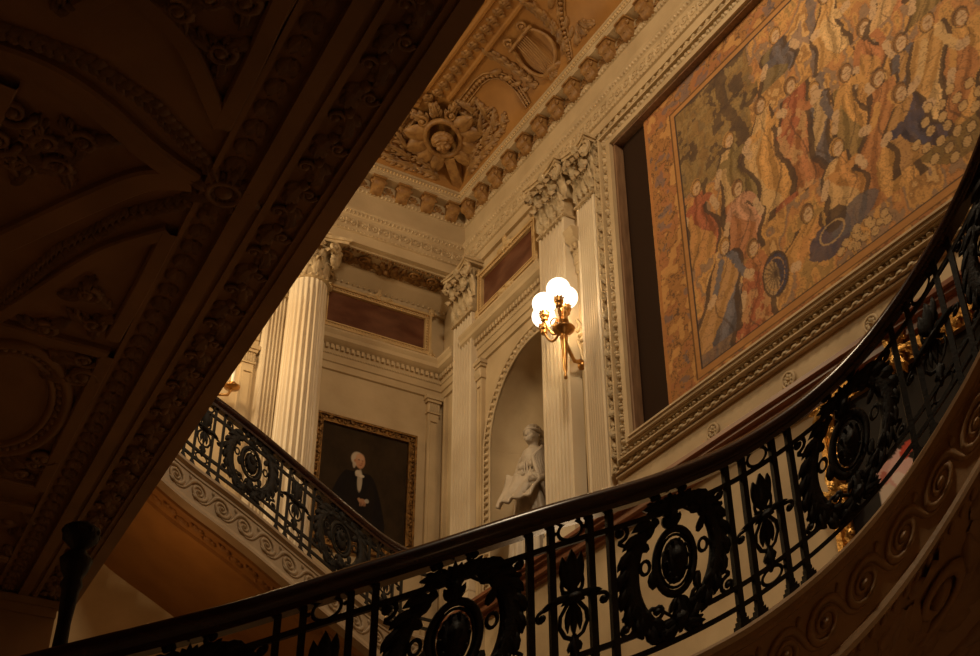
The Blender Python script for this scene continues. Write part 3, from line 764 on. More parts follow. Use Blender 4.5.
    outline(6.79, 8.37, .17, .23, c('dark'), .2, .9); outline(6.79, 8.37, .12, .17, c('gold'), .12, .6)
    for k in range(26):
        x = 4.6+.45*math.cos(k*2.4)*math.sqrt((k+1)/26); y = 8.5+.35*math.sin(k*2.4)*math.sqrt((k+1)/26); blob(x, y, .045, .045, c('cream')*.9, .9, 0); outline(x, y, .05, .05)
    for k in range(14):
        x = 5.7+.3*math.cos(k*2.4)*math.sqrt((k+1)/14); y = 8.12+.1*math.sin(k*2.4)*math.sqrt((k+1)/14); blob(x, y, .045, .04, c('cream')*.85, .9, 0); outline(x, y, .05, .045)
    # drawn contour threads
    for nn, th_, a_ in ((n1, .007, .5), (n2, .009, .5), (n4, .008, .5)):
        for lv in (.3, .42, .54, .66): mix(np.abs(nn-lv) < th_*.6, c('dark'), a_*.7)
    
    mix(n3, c('gold')*.9, .15)
    # border: scrolling pattern, rails
    bl, bb, bt = 7.93, 7.98, 11.23
    bord = (U > bl) | (V < bb) | (V > bt)
    bcol = np.zeros((H_, W_, 3))+np.array((.40, .195, .065))
    p1 = fbm((H_, W_), (34, 44), 3, 9); p2 = fbm((H_, W_), (26, 34), 3, 10)
    def bm(mask, col, a): bcol[mask] = bcol[mask]*(1-a)+np.array(col)*a
    bm(p1 > .58, c('rust')*.9, .7); bm(np.abs(p1-.45) < .02, c('dark'), .7); bm(p2 > .64, c('gold'), .75); bm(p2 < .33, c('slate')*1.1, .55); bm(np.abs(p2-.52) < .015, c('brown')*.6, .7)
    img[bord] = bcol[bord]
    def rail(mask, col): img[mask] = col
    for d0, d1, col in ((0, .02, c('dark')), (.02, .085, np.array((.46, .23, .075))), (.085, .10, c('brown')*.6), (.51, .56, np.array((.45, .20, .06)))):
        rail((U > bl+d0) & (U < bl+d1) & (V > bb-d1) & (V < bt+d1), col)
        rail((V < bb-d0) & (V > bb-d1) & (U < bl+d1), col); rail((V > bt+d0) & (V < bt+d1) & (U < bl+d1), col)
    img *= (1+.16*(fbm((H_, W_), (200, 60), 1, 20)-.5))[..., None]
    img *= (.9+.2*n4)[..., None]
    g = img.mean(2, keepdims=True); img = (g+(img-g)*.90)*np.array((.99, .93, .85))
    t = thing('tapestry', 'huge figured tapestry in gold rust and blue on the right wall', 'tapestry', (WX-.05, 6, V0))
    pic_mesh('woven_cloth', mapR, U0, U1, V0, V1, np.clip(img, 0, 1), .05, .025, vcmat('tapestry_weave', .9, 90), t)
tapestry()
# wall courses, rosettes and wooden band below the frame
M = MB(mapR); M.box(-2.5, 9.45, 7.455, 7.475, 0, .05); M.box(-2.5, 9.45, 7.08, 7.12, 0, .03); struct(M.build('trim_14', STONE))
M = MB(mapR)
for v0, v1, w in ((6.88, 6.92, .06), (6.92, 7.0, .12), (7.0, 7.04, .17), (7.04, 7.08, .21)): M.box(-2.5, 13.4, v0, v1, 0, w)
struct(M.build('trim_15', DADO))
def rosette(u, label):
    P = (WX, u, 7.30)
    M = MB(lambda v: mapR(np.stack([v[:, 0]+u, v[:, 1]+7.29, v[:, 2]], -1)))
    t = thing('wall_rosette', label, 'rosette', P, 'carved rosettes under the tapestry')
    M.ring(0, 0, .075, .075, .016, .012, 1, 18); M.build('rim', STONE, t)
    M = MB(M.fn)
    for k in range(8): a = k*PI/4; M.leaf(.015*math.cos(a), .015*math.sin(a), a, .055, .038, .03, .4, 4)
    M.dome(0, 0, .018, .018, .045, 0, 8, 3); M.build('petals', CARVE, t)
for u, l in ((7.93, 'round carved rosette under the tapestry, lowest of the row in view'), (6.87, 'round carved rosette under the tapestry, middle of the three in view'), (5.86, 'dark carved rosette half hidden behind the curving handrail')): rosette(u, l)
# gilt framed picture low on the right wall
gp = thing('gilt_framed_picture', 'dark picture with pink flowers in a gilt frame seen through the balusters', 'picture', (WX-.02, 5.0, 5.2))
M = MB(mapR); frame_boxes(M, 3.0, 6.52, 5.2, 6.86, .06, .02, .12); frame_boxes(M, 3.06, 6.46, 5.26, 6.80, .07, .02, .09)
for u in np.arange(3.1, 6.5, .11):
    for v in (5.3, 6.76): M.acanthus(u, v, .4, .12, .1, .05, .6, 2, w0=.09)
for v in np.arange(5.35, 6.8, .11): M.acanthus(6.41, v, PI/2+.3, .12, .1, .05, .6, 2, w0=.09)
for u, v in ((6.43, 6.77), (5.6, 6.83), (6.43, 6.0)):
    for k in range(6): M.acanthus(u, v, k*PI/3, .22, .14, .06, .5, 2, w0=.1)
M.build('gilt_frame', GILT, gp)
hh, ww_ = 90, 190; U, V = np.meshgrid(np.linspace(3.12, 6.40, ww_), np.linspace(5.32, 6.74, hh)); im = np.zeros((hh, ww_, 3))+np.array((.018, .014, .012))
nn = fbm((hh, ww_), (6, 12), 4, 33); im += (nn[..., None]-.5)*.012
for x, y, r, col in ((5.93, 5.92, .15, (.62, .36, .33)), (5.80, 5.98, .12, (.70, .45, .42)), (5.70, 6.06, .08, (.55, .08, .05)), (6.03, 5.82, .1, (.6, .5, .42)), (5.85, 5.87, .06, (.75, .62, .56)), (6.0, 5.95, .05, (.45, .15, .12))):
    m_ = ((U-x+(nn-.5)*.15)**2+(V-y+(nn-.5)*.1)**2) < r*r; im[m_] = col
pic_mesh('painted_canvas', mapR, 3.12, 6.40, 5.32, 6.74, np.clip(im, 0, 1), .04, .015, vcmat('dark_canvas', .5), gp)
# ------------------------------------------------------------------ portrait on the back wall
PX0, PX1, PZ0, PZ1 = 5.04, 6.50, 7.93, 9.75
pt = thing('portrait_painting', 'framed portrait of a white-haired person in black coat on the back wall', 'painting', ((PX0+PX1)/2, KY-.02, PZ0))
M = MB(mapK); frame_boxes(M, PX0, PX1, PZ0, PZ1, .03, .0, .09); frame_boxes(M, PX0+.03, PX1-.03, PZ0+.03, PZ1-.03, .07, 0, .06)
def ring_pts(u0, u1, v0, v1, st):
    return [(u, v) for u in np.arange(u0, u1, st) for v in (v0, v1)]+[(u, v) for v in np.arange(v0, v1, st) for u in (u0, u1)]
for i, (u, v) in enumerate(ring_pts(PX0+.06, PX1-.05, PZ0+.06, PZ1-.05, .062)):
    M.leaf(u, v, i*1.3, .06, .04, .03, .8, 3, w0=.06); M.dome(u, v, .018, .018, .03, .06, 6, 2)
M.build('carved_frame', DGILT, pt)
M = MB(mapK); frame_boxes(M, PX0+.10, PX1-.10, PZ0+.10, PZ1-.10, .014, 0, .07); M.build('gilt_slip', DGILT, pt)
def portrait():
    u0, u1, v0, v1 = PX0+.12, PX1-.12, PZ0+.12, PZ1-.12; st = .0085
    W_, H_ = int((u1-u0)/st), int((v1-v0)/st); U, V = np.meshgrid(np.linspace(u0, u1, W_), np.linspace(v0, v1, H_))
    n = fbm((H_, W_), (6, 6), 4, 40); n2 = fbm((H_, W_), (20, 20), 3, 41)
    im = np.zeros((H_, W_, 3))+np.array((.036, .023, .012))*(.7+.7*n[..., None])
    hx, hz = 5.705, 9.20
    def e(x, y, rx, ry, col, a=1., soft=.15):
        d = np.sqrt(((U-x)/rx)**2+((V-y)/ry)**2); m_ = np.clip((1+soft-d)/(2*soft), 0, 1)*a; im[:] = im*(1-m_[..., None])+np.array(col)*m_[..., None]
    # coat
    t = np.clip((9.05-V)/.9, 0, 1); hw = .12+.30*np.sqrt(np.clip(t*1.3, 0, 1)); m_ = (V < 9.03) & (np.abs(U-5.70+.02*t) < hw); im[m_] = np.array((.012, .009, .008))+.004*n2[m_][:, None]
    e(5.60, 8.62, .10, .30, (.016, .012, .010), .8); e(5.88, 8.66, .07, .24, (.018, .013, .010), .8)
    # shirt front, cravat
    e(5.725, 8.92, .035, .16, (.42, .36, .28), 1, .12); e(5.70, 9.02, .045, .045, (.55, .48, .38)); e(5.745, 8.99, .04, .022, (.60, .53, .42)); e(5.69, 8.99, .03, .02, (.50, .43, .34))
    # head
    e(hx-.03, hz+.02, .088, .10, (.50, .42, .32), 1, .1); e(hx+.012, hz-.005, .068, .105, (.48, .25, .14), 1, .1); e(hx+.005, hz+.055, .055, .05, (.56, .33, .20), 1, .3)
    e(hx-.07, hz-.06, .022, .06, (.46, .38, .29), .9); e(hx-.062, hz-.01, .014, .024, (.42, .20, .11))
    e(hx-.008, hz+.012, .018, .007, (.13, .06, .035), .9); e(hx+.040, hz+.010, .015, .007, (.13, .06, .035), .9)
    e(hx-.01, hz+.028, .022, .006, (.42, .34, .26), .8); e(hx+.042, hz+.026, .018, .006, (.42, .34, .26), .8)
    e(hx+.024, hz-.015, .010, .030, (.58, .33, .19), .8); e(hx+.030, hz-.037, .012, .007, (.30, .12, .06), .7); e(hx+.018, hz-.062, .024, .006, (.28, .09, .05), .9); e(hx+.04, hz-.02, .014, .03, (.34, .16, .08), .5)
    # hand on the coat
    e(5.78, 8.64, .055, .035, (.40, .22, .13), 1, .15)
    for k in range(4): e(5.75+.022*k, 8.60+.004*k, .010, .035, (.36, .19, .11), .9, .2)
    e(5.73, 8.66, .02, .02, (.42, .24, .14), .9)
    for k in range(4): e(5.762+.022*k, 8.60, .0025, .03, (.10, .05, .03), .7, .3)
    e(5.84, 8.655, .03, .03, (.45, .40, .33), .8)
    pic_mesh('painted_canvas', mapK, u0, u1, v0, v1, np.clip(im, 0, 1), .03, .02, vcmat('oil_canvas', .7), pt)
portrait()
# ------------------------------------------------------------------ statue in the niche
def statue():
    cx, cy, zb = 7.10, 11.42, 6.93
    t = thing('statue', 'pale marble statue of a draped figure standing in the wall niche', 'statue', (cx, cy, zb))
    # local frame: f = direction the figure faces (turned to the left of the picture), s = its left side
    fa = math.radians(200); f = np.array([math.cos(fa), math.sin(fa), 0]); s = np.array([-f[1], f[0], 0]); up = np.array([0, 0, 1.])
    mp = lambda v: np.array([cx, cy, zb+.02])+1.14*(v[:, :1]*s+v[:, 1:2]*f+v[:, 2:3]*up)
    def cap(M, a, b, ra, rb, k=10, n=8, sq=1.):
        a = np.array(a, float); b = np.array(b, float); d = b-a; L = np.linalg.norm(d); d /= L
        o_ = np.array([1., 0, 0]) if abs(d[0]) < .8 else np.array([0, 1., 0]); p = np.cross(d, o_); p /= np.linalg.norm(p); q = np.cross(d, p)
        st = []; 
        for ph in np.linspace(-PI/2, 0, 4): st.append((a+d*ra*math.sin(ph), ra*math.cos(ph)))
        for h in np.linspace(0, 1, n)[1:-1]: st.append((a+d*L*h, ra+(rb-ra)*h))
        for ph in np.linspace(0, PI/2, 4): st.append((b+d*rb*math.sin(ph), rb*math.cos(ph)))
        th = np.arange(k)/k*2*PI; g = np.array([[c+r*(p*math.cos(x)+q*math.sin(x)*sq) for x in th] for c, r in st]); M.grid(g, False, True)
    B = MB(mp)
    # body
    cap(B, (0, 0, 1.05), (0, .01, 1.25), .15, .14, 14); cap(B, (0, 0, 1.25), (0, .0, 1.48), .13, .155, 14)
    cap(B, (-.13, 0, 1.50), (.13, 0, 1.50), .075, .075); cap(B, (0, -.005, 1.50), (0, .02, 1.66), .062, .055)
    for sg in (-1, 1): ell(B, sg*.07, .11, 1.37, .062, .06, .065)
    # head
    ell(B, 0, .03, 1.76, .078, .10, .115, 18, 12); ell(B, 0, .075, 1.70, .055, .06, .06, 14, 8); ell(B, 0, .115, 1.675, .022, .022, .02)
    cap(B, (0, .118, 1.765), (0, .142, 1.725), .010, .015, 8); ell(B, 0, .127, 1.695, .024, .014, .008); ell(B, 0, .124, 1.684, .02, .013, .008)
    ell(B, 0, .115, 1.775, .05, .012, .008)
    for sg in (-1, 1):
        ell(B, sg*.032, .112, 1.755, .014, .008, .008); ell(B, sg*.04, .09, 1.715, .03, .03, .03); ell(B, sg*.078, .02, 1.745, .012, .02, .03)
    # arms: right arm bent across holding drapery, left arm lowered forward
    cap(B, (-.17, 0, 1.48), (-.22, .06, 1.24), .055, .045); cap(B, (-.22, .06, 1.24), (-.05, .22, 1.22), .043, .032)
    cap(B, (.17, 0, 1.48), (.25, -.02, 1.24), .055, .045); cap(B, (.25, -.02, 1.24), (.20, .20, 1.12), .043, .032)
    for hx, hy, hz, dx, dy in ((-.02, .25, 1.215, 1, .3), (.19, .24, 1.10, -.25, 1)):
        l = math.hypot(dx, dy); dx /= l; dy /= l
        cap(B, (hx-dx*.03, hy-dy*.03, hz), (hx+dx*.03, hy+dy*.03, hz), .030, .032, 8, 3)
        for k in range(4):
            oz = .024-.016*k; ln = (.05, .06, .056, .042)[k]
            p0 = (hx+dx*.04, hy+dy*.04, hz+oz); p1 = (hx+dx*(.04+ln*.6), hy+dy*(.04+ln*.6)+.01, hz+oz-.006); p2 = (hx+dx*(.04+ln), hy+dy*(.04+ln)-.01, hz+oz-.022)
            cap(B, p0, p1, .010, .009, 6, 3); cap(B, p1, p2, .009, .007, 6, 3)
        cap(B, (hx, hy+.01, hz+.03), (hx+dx*.03, hy+.03+dy*.02, hz+.045), .011, .009, 6, 3)
    # legs
    for sg in (-1, 1): cap(B, (sg*.08, 0, 1.0), (sg*.09, .03+.03*sg, .55), .11, .075); cap(B, (sg*.09, .03+.03*sg, .55), (sg*.09, .0, .1), .07, .045); cap(B, (sg*.09, 0, .06), (sg*.09, .14, .05), .04, .035)
    voxel(B, 'body', STATUE, t, .009, 2)
    # hair with wreath and low bun
    Hh = MB(mp)
    for k in range(40):
        a = k/40*2*PI
        ell(Hh, .086*math.sin(a), .02+.10*math.cos(a)*(.85 if math.cos(a) > 0 else 1), 1.805-.05*(1-math.cos(a))*.5, .024, .026, .024, 8, 5)
    for k in range(60):
        a = k*2.4; r = math.sqrt((k+.5)/60); ell(Hh, .082*r*math.sin(a), .01+.10*r*math.cos(a), 1.77+.115*math.sqrt(max(0, 1-r*r*.9)), .018, .022, .014, 8, 5)
    for k in range(30):
        ph = k/30; ell(Hh, .06*math.sin(k*2.1), -.075-.02*math.cos(k*1.3), 1.83-.14*ph, .028, .028, .022, 8, 5)
    ell(Hh, 0, -.115, 1.73, .05, .045, .05)
    voxel(Hh, 'hair', STATUE, t, .007, 1)
    # long pleated gown
    D = MB(mp); zz = np.linspace(.02, 1.30, 26); th = np.arange(96)/96*2*PI; g = np.zeros((26, 96, 3))
    for i, z in enumerate(zz):
        q = (1.30-z)/1.28; R_ = .155+.14*q**.8; fold = .022*q**.5*np.sin(th*13+3*np.sin(z*4))+.014*q*np.sin(th*29+z*5)
        g[i, :, 0] = (R_*1.05+fold)*np.cos(th); g[i, :, 1] = (R_*.85+fold)*np.sin(th)+.02; g[i, :, 2] = z
    D.grid(g, False, True)
    for k in range(26):      # bodice folds
        a = k/26*2*PI; pts = [(.165*math.cos(a)*(1-.1*j), .01+.15*math.sin(a)*(1-.05*j), 1.22+.09*j) for j in range(4)]
        tube3(D, pts, .010, 6)
    D.build('gown', STATUE, t)
    # mantle over left shoulder and fabric swag held before the body
    K = MB(mp); n_, m_ = 30, 26; g = np.zeros((n_, m_, 3))
    for i in range(n_):
        q = i/(n_-1)
        for j in range(m_):
            r = j/(m_-1); a = -2.3+r*2.7
            R_ = .20+.10*q+.018*math.sin(r*38+q*4)+.012*math.sin(r*17)
            g[i, j] = (R_*1.12*math.cos(a), R_*math.sin(a)*.95+.0, 1.55-1.02*q-.05*abs(r-.4)-.04*math.sin(r*20)*q)
    for j in range(m_): g[0, j, 0] *= .55; g[0, j, 1] *= .55; g[1, j, 0] *= .85; g[1, j, 1] *= .85
    K.grid(g)
    for k in range(9): 
        a = .25+.05*k; pts = [(.16+.012*k, .06-.025*k, 1.56), (.10+.016*k, .16-.02*k, 1.42), (.17+.012*k, .16-.025*k, 1.2), (.24+.006*k, .10-.03*k, .95), (.25, .06-.03*k, .72)]
        p = np.array(pts); tt = np.linspace(0, 1, 16); pp = np.stack([np.interp(tt, np.linspace(0, 1, 5), p[:, c_]) for c_ in range(3)], -1); tube3(K, pp, .018, 6)
    o = K.build('mantle', STATUE, t); sm = o.modifiers.new('thick', 'SOLIDIFY'); sm.thickness = .012
    S = MB(mp); n_, m_ = 22, 18; g = np.zeros((n_, m_, 3))
    for i in range(n_):
        q = i/(n_-1)
        for j in range(m_):
            r = j/(m_-1)
            g[i, j] = (-.20+.42*r+.02*math.sin(q*5), .20+.17*q**1.2*(1-.35*r)+.02*math.sin(r*18+q*3)+.05*math.sin(r*PI), 1.26-.42*q*(1-.35*r)-.10*r+.015*math.sin(r*23+q*8))
    S.grid(g); o = S.build('draped_cloth', STATUE, t); sm = o.modifiers.new('thick', 'SOLIDIFY'); sm.thickness = .03
    Pl = MB(mp); Pl.box(-.33, .33, -.3, .32, -.0, .03); Pl.build('base', STATUE, t)
    t.location = (cx, cy, zb); t.rotation_euler = (0, 0, 0)
    return t
st = statue()
# ------------------------------------------------------------------ globe wall lamp
def globe_lamp():
    sx, sy = 6.50, 9.78
    t = thing('wall_lamp', 'gilt bracket lamp with four lit white glass globes between the pilasters', 'lamp', (WX, 10.0, 9.2))
    M = MB(); M.lathe([(.0, 8.72), (.018, 8.73), (.02, 8.78), (.012, 8.8), (.022, 8.84), (.03, 9.02), (.04, 9.2), (.045, 9.27), (.03, 9.29), (.05, 9.31), (.10, 9.34), (.125, 9.37), (.13, 9.385), (.06, 9.40), (.035, 9.42), (.03, 9.45),
        (.055, 9.47), (.06, 9.50), (.035, 9.53), (.05, 9.56), (.05, 9.60), (.03, 9.63), (.04, 9.67), (.0, 9.70)], sx, sy, 20)
    M.build('torch_stem', BRASS, t)
    M = MB(); tube3(M, [(WX-.02, 9.96, 9.08), (WX-.08, 9.95, 9.14), (6.72, 9.92, 9.10), (6.62, 9.86, 9.16), (6.54, 9.80, 9.2)], [.05, .035, .022, .022, .02])
    ball3(M, (WX-.05, 9.96, 9.1), .055); M.build('wall_arm', BRASS, t)
    for k, (dx, dy) in enumerate(((-.10, .25), (.09, .07), (-.11, -.09), (.01, .45))):
        gx, gy, gz = sx+dx, sy+dy*.95, (9.83, 9.88, 9.83, 9.80)[k]
        A = MB(); q = np.linspace(0, 1, 12); L = math.hypot(dx, dy)
        pts = np.stack([sx+dx*q, sy+dy*.95*q, 9.47-.10*np.sin(q*PI)+.22*q**3+(gz-9.90)*q], -1); tube3(A, pts, .016, 6)
        a = np.linspace(0, 2.2*PI, 14); ux, uy = dx/L, dy/L
        tube3(A, np.stack([sx+ux*(.13+.05*np.cos(a)), sy+uy*(.13+.05*np.cos(a)), 9.53+.05*np.sin(a)], -1), .010, 5)
        z = gz
        A.lathe([(0, z-.25), (.03, z-.245), (.045, z-.225), (.03, z-.21), (.05, z-.19), (.062, z-.165), (.05, z-.155), (.045, z-.14), (.055, z-.125), (.05, z-.115)], gx, gy, 14)
        for i in range(8): b_ = i*PI/4; ball3(A, (gx+.055*math.cos(b_), gy+.055*math.sin(b_), z-.12), .012, 1.4, 6, 4)
        ao = A.build('lamp_arm', BRASS, t)
        Gm = MB(); ball3(Gm, (gx, gy, gz), .138, .97, 24, 14); Gm.build('glass_globe', GLOBE, ao)
    return t
globe_lamp()
point('wall_lamp_light', (6.40, 9.93, 9.78), 60, (1, .72, .38), .14)
# candle sconce at the far left
cs = thing('candle_sconce', 'brass candle sconce with white candle on the left end of the back wall', 'sconce', (3.72, KY, 9.5))
M = MB(); tube3(M, [(3.52, KY-.01, 9.60), (3.55, KY-.12, 9.52), (3.66, KY-.22, 9.50), (3.80, KY-.25, 9.52), (3.84, KY-.25, 9.62)], .018)
a = np.linspace(0, 2.6*PI, 16); tube3(M, np.stack([3.62+.07*np.cos(a)*(1-a/12), KY-.18+0*a, 9.62+.07*np.sin(a)*(1-a/12)], -1), .014, 6); ball3(M, (3.52, KY-.03, 9.62), .05)
M.build('arm', BRASS, cs)
M = MB(); M.lathe([(0, 9.60), (.03, 9.61), (.10, 9.635), (.105, 9.655), (.03, 9.66), (.03, 9.70), (.04, 9.71), (.0, 9.72)], 3.84, KY-.25, 16); M.build('drip_pan', BRASS, cs)
M = MB(); M.lathe([(0.024, 9.69), (.024, 9.94), (.008, 9.96), (0, 9.965)], 3.84, KY-.25, 10); M.build('candle', CANDLE, cs)
# ------------------------------------------------------------------ stairs and balustrades
def spline(ctrl, n=400):
    c = np.array(ctrl, float); d = np.concatenate([[0], np.cumsum(np.linalg.norm(np.diff(c[:, :2], axis=0), axis=1))])
    s = np.linspace(0, d[-1], n); out = []
    for k in range(3):
        y = c[:, k]; m = np.gradient(y, d); i = np.clip(np.searchsorted(d, s)-1, 0, len(d)-2); h = d[i+1]-d[i]; t = (s-d[i])/h
        out.append((2*t**3-3*t**2+1)*y[i]+(t**3-2*t**2+t)*h*m[i]+(-2*t**3+3*t**2)*y[i+1]+(t**3-t**2)*h*m[i+1])
    P = np.stack(out, -1)
    for _ in range(12): P[1:-1, 2] = (P[:-2, 2]+P[1:-1, 2]*2+P[2:, 2])/4
    return s, P
class Stair:
    def __init__(s, ctrl, s0, H, side=1):
        s.s, s.P = spline(ctrl); s.s = s.s+s0; s.H = H
        d = np.gradient(s.P[:, :2], axis=0); d /= np.linalg.norm(d, axis=1)[:, None]; s.N = np.stack([d[:, 1], -d[:, 0]], -1)*side
    def ev(s, u):
        p = np.stack([np.interp(u, s.s, s.P[:, k]) for k in range(3)], -1); n = np.stack([np.interp(u, s.s, s.N[:, k]) for k in range(2)], -1)
        # extrapolate
        for e, i, j in ((u < s.s[0], 0, 1), (u > s.s[-1], -1, -2)):
            if e.any():
                sl = (s.P[i]-s.P[j])/(s.s[i]-s.s[j]); p[e] = s.P[i]+(u[e]-s.s[i])[:, None]*sl
        return p, n
    def map(s, v):
        """u along, v height above the curb, w towards the stairwell"""
        p, n = s.ev(v[:, 0]); return np.stack([p[:, 0]+n[:, 0]*v[:, 2], p[:, 1]+n[:, 1]*v[:, 2], p[:, 2]-s.H+v[:, 1]], -1)
    def under(s, v0):
        """u along, v distance away from the well, w downwards from level v0"""
        def f(v):
            p, n = s.ev(v[:, 0]); return np.stack([p[:, 0]-n[:, 0]*v[:, 1], p[:, 1]-n[:, 1]*v[:, 1], p[:, 2]-s.H+v0-v[:, 2]], -1)
        return f
def sweep(M, prof, u0, u1, n, closed=True, smooth=False):
    us = np.linspace(u0, u1, n); a = np.zeros((n, len(prof), 3))
    for j, (wv, v) in enumerate(prof): a[:, j, 0] = us; a[:, j, 1] = v; a[:, j, 2] = wv
    M.grid(a, False, closed, smooth)
    if closed:
        for e in (0, n-1): M.add(a[e], [tuple(range(len(prof)))], False)
def medallion(M, u, q=1.):
    Y = .49
    def L(x): return u+x*q
    B = True
    M.ring(L(0), Y, .118*q, .165, .020, 0, .8, 28); M.ring(L(0), Y, .092*q, .135, .008, 0, 1, 24, 4)
    M.dome(L(0), Y, .080*q, .118, .035, 0, 14, 4, True); M.dome(L(0), Y+.02, .045*q, .06, .055, 0, 10, 3, True)
    for k in range(10): a = k*PI/5; M.dome(L(.066*math.cos(a)), Y+.1*math.sin(a), .012, .016, .04, 0, 6, 2, True)
    for sg in (-1, 1):
        a = np.linspace(PI/2-.25, -PI/2+.1, 20) if sg > 0 else np.linspace(PI/2+.25, 3*PI/2-.1, 20)
        off = .03*sg
        pts = np.stack([L(0)+q*(off*.5+.255*np.cos(a)), Y-.01+off+.285*np.sin(a)], -1)
        rr = .014+.043*np.sin(np.linspace(.05, PI, 20))**.8
        M.tube(pts, rr, 0, .45, 6)
        for i in range(1, 19, 2):
            x, y = pts[i]; ta = math.atan2(pts[min(i+1, 19), 1]-pts[i-1, 1], pts[min(i+1, 19), 0]-pts[i-1, 0])
            M.leaf(x, y, ta+sg*.75, .125, .06, .03, -sg*.9, 4, B); M.leaf(x, y, ta-sg*.65, .10, .05, .025, sg*.9, 4, B)
        M.scroll(L(sg*.125), Y-.215, .046, PI, -sg, 1.2, .014, 0, .9, 13, tail=(L(sg*.03), Y-.28))
        M.scroll(L(sg*.15), Y+.23, .042, 0, sg, 1.2, .014, 0, .9, 13, tail=(L(sg*.04), Y+.29))
        M.ring(L(sg*.175), Y+.02, .026*q, .034, .010, 0, 1, 14, 5)
        M.scroll(L(sg*.30), Y-.245, .048, PI/2, sg, 1.3, .013, 0, .9, 14, tail=(L(sg*.22), Y-.13))
        M.scroll(L(sg*.30), Y+.235, .044, -PI/2, -sg, 1.3, .013, 0, .9, 14, tail=(L(sg*.22), Y+.13))
        M.scroll(L(sg*.10), Y-.36, .036, PI/2, sg, 1.2, .013, 0, 1, 12, tail=(L(0), Y-.31))
        M.scroll(L(sg*.09), Y+.36, .032, -PI/2, -sg, 1.2, .012, 0, 1, 12, tail=(L(0), Y+.31))
        M.acanthus(L(sg*.02), Y-.31, -PI/2+sg*1.0, .13, .11, .03, sg*.5, 2, B); M.acanthus(L(sg*.02), Y+.27, PI/2-sg*1.0, .15, .12, .03, -sg*.6, 2, B)
        M.leaf(L(sg*.13), Y-.10, sg*-1.9, .1, .05, .02, sg*.8, 4, B); M.leaf(L(sg*.15), Y+.10, sg*.9+(0 if sg > 0 else PI), .09, .05, .02, .8, 4, B)
    M.acanthus(L(0), Y+.16, PI/2, .20, .14, .035, 0, 3, B); M.acanthus(L(0), Y-.17, -PI/2, .19, .14, .035, 0, 3, B)
    M.dome(L(0), Y+.24, .035, .04, .04, 0, 8, 3, True); M.dome(L(0), Y-.29, .045, .04, .045, 0, 8, 3, True)
def plume(M, u):
    Y = .47; B = True
    M.leaf(u, Y+.04, PI/2, .21, .08, .03, 0, 5, B)
    for sg in (-1, 1):
        M.leaf(u+sg*.01, Y+.06, PI/2-sg*.35, .17, .06, .025, sg*.3, 5, B)
        M.ring(u+sg*.032, Y+.085, .022, .045, .010, 0, 1, 12, 4)
        M.acanthus(u, Y+.02, PI/2-sg*1.5, .15, .09, .03, -sg*.35, 2, B)
        M.scroll(u+sg*.155, Y-.035, .030, PI/2, -sg, 1.1, .011, 0, 1, 12, tail=(u+sg*.06, Y+.03))
        M.tube([(u+sg*.02, Y), (u+sg*.065, Y-.06), (u+sg*.07, Y-.11), (u+sg*.045, Y-.16), (u+sg*.01, Y-.18)], .011, 0, 1, 5)
        M.leaf(u+sg*.01, Y-.02, -PI/2+sg*.35, .13, .035, .018, -sg*.5, 4, B)
        M.leaf(u, Y-.19, -PI/2+sg*.9, .06, .03, .02, -sg*1., 3, B)
    M.leaf(u, Y, -PI/2, .17, .04, .025, 0, 4, B); M.leaf(u, Y-.16, -PI/2, .14, .05, .03, 0, 5, B); M.dome(u, Y-.27, .018, .030, .018, 0, 8, 3, True)
    M.dome(u, Y+.01, .045, .03, .045, 0, 10, 3, True)
def balustrade(S, u0, u1, L, phase, name_label, wN=.2076, wI=.10, bw=.016):
    H = S.H; P = S.map(np.array([[(u0+u1)/2, 0., 0.]]))[0]
    t = thing('balustrade', name_label, 'balustrade', tuple(P))
    M = MB(S.map)
    pr = [(.064*math.cos(a), H+.052*math.sin(a)-.006*(math.sin(a) < -.4)) for a in np.arange(14)/14*2*PI]
    sweep(M, pr, u0, u1, 140, True, True)
    sweep(M, [(-.04, H-.075), (.04, H-.075), (.04, H-.038), (-.04, H-.038)], u0, u1, 140)
    M.build('handrail', WOOD, t)
    yT, yA, yB = H-.17, .205, .105
    for y in (yT, yA, yB):
        M = MB(S.map); sweep(M, [(-.014, y-.014), (.014, y-.014), (.014, y+.014), (-.014, y+.014)], u0, u1, 140); M.build('horizontal_bar', IRON, t)
    k0 = int(math.floor((u0-phase)/L))-1; k1 = int(math.ceil((u1-phase)/L))+1
    for k in range(k0, k1+1):
        c = phase+k*L
        for off in (-wN, -wI, wI, wN):
            x = c+off
            if not u0+.02 < x < u1-.02: continue
            M = MB(S.map); M.box(x-bw, x+bw, .0, H-.04, -bw, bw)
            for h, e in ((.0, .032), (.018, .025), (.04, .019)): M.box(x-e, x+e, h, h+.02, -e, e)
            M.build('baluster', IRON, t)
        if u0+.15 < c < u1-.15:
            M = MB(S.map); plume(M, c); M.build('leaf_plume', IRON, t)
            for y, h in (((H-.05+yT)/2, (H-.05-yT)/2), ((yA+yB)/2, (yA-yB)/2)):
                M = MB(S.map); M.ring(c, y, .062, h*.80, .009, 0, 1, 20, 5)
                for sg in (-1, 1): M.dome(c+sg*.078, y, .012, .012, .012, 0, 6, 2, True)
                M.build('oval_ring', IRON, t)
        m_ = c+L/2
        if u0+.3 < m_ < u1-.3:
            M = MB(S.map); medallion(M, m_, (L/2-wN)/.36); M.build('medallion', IRON, t)
    return t
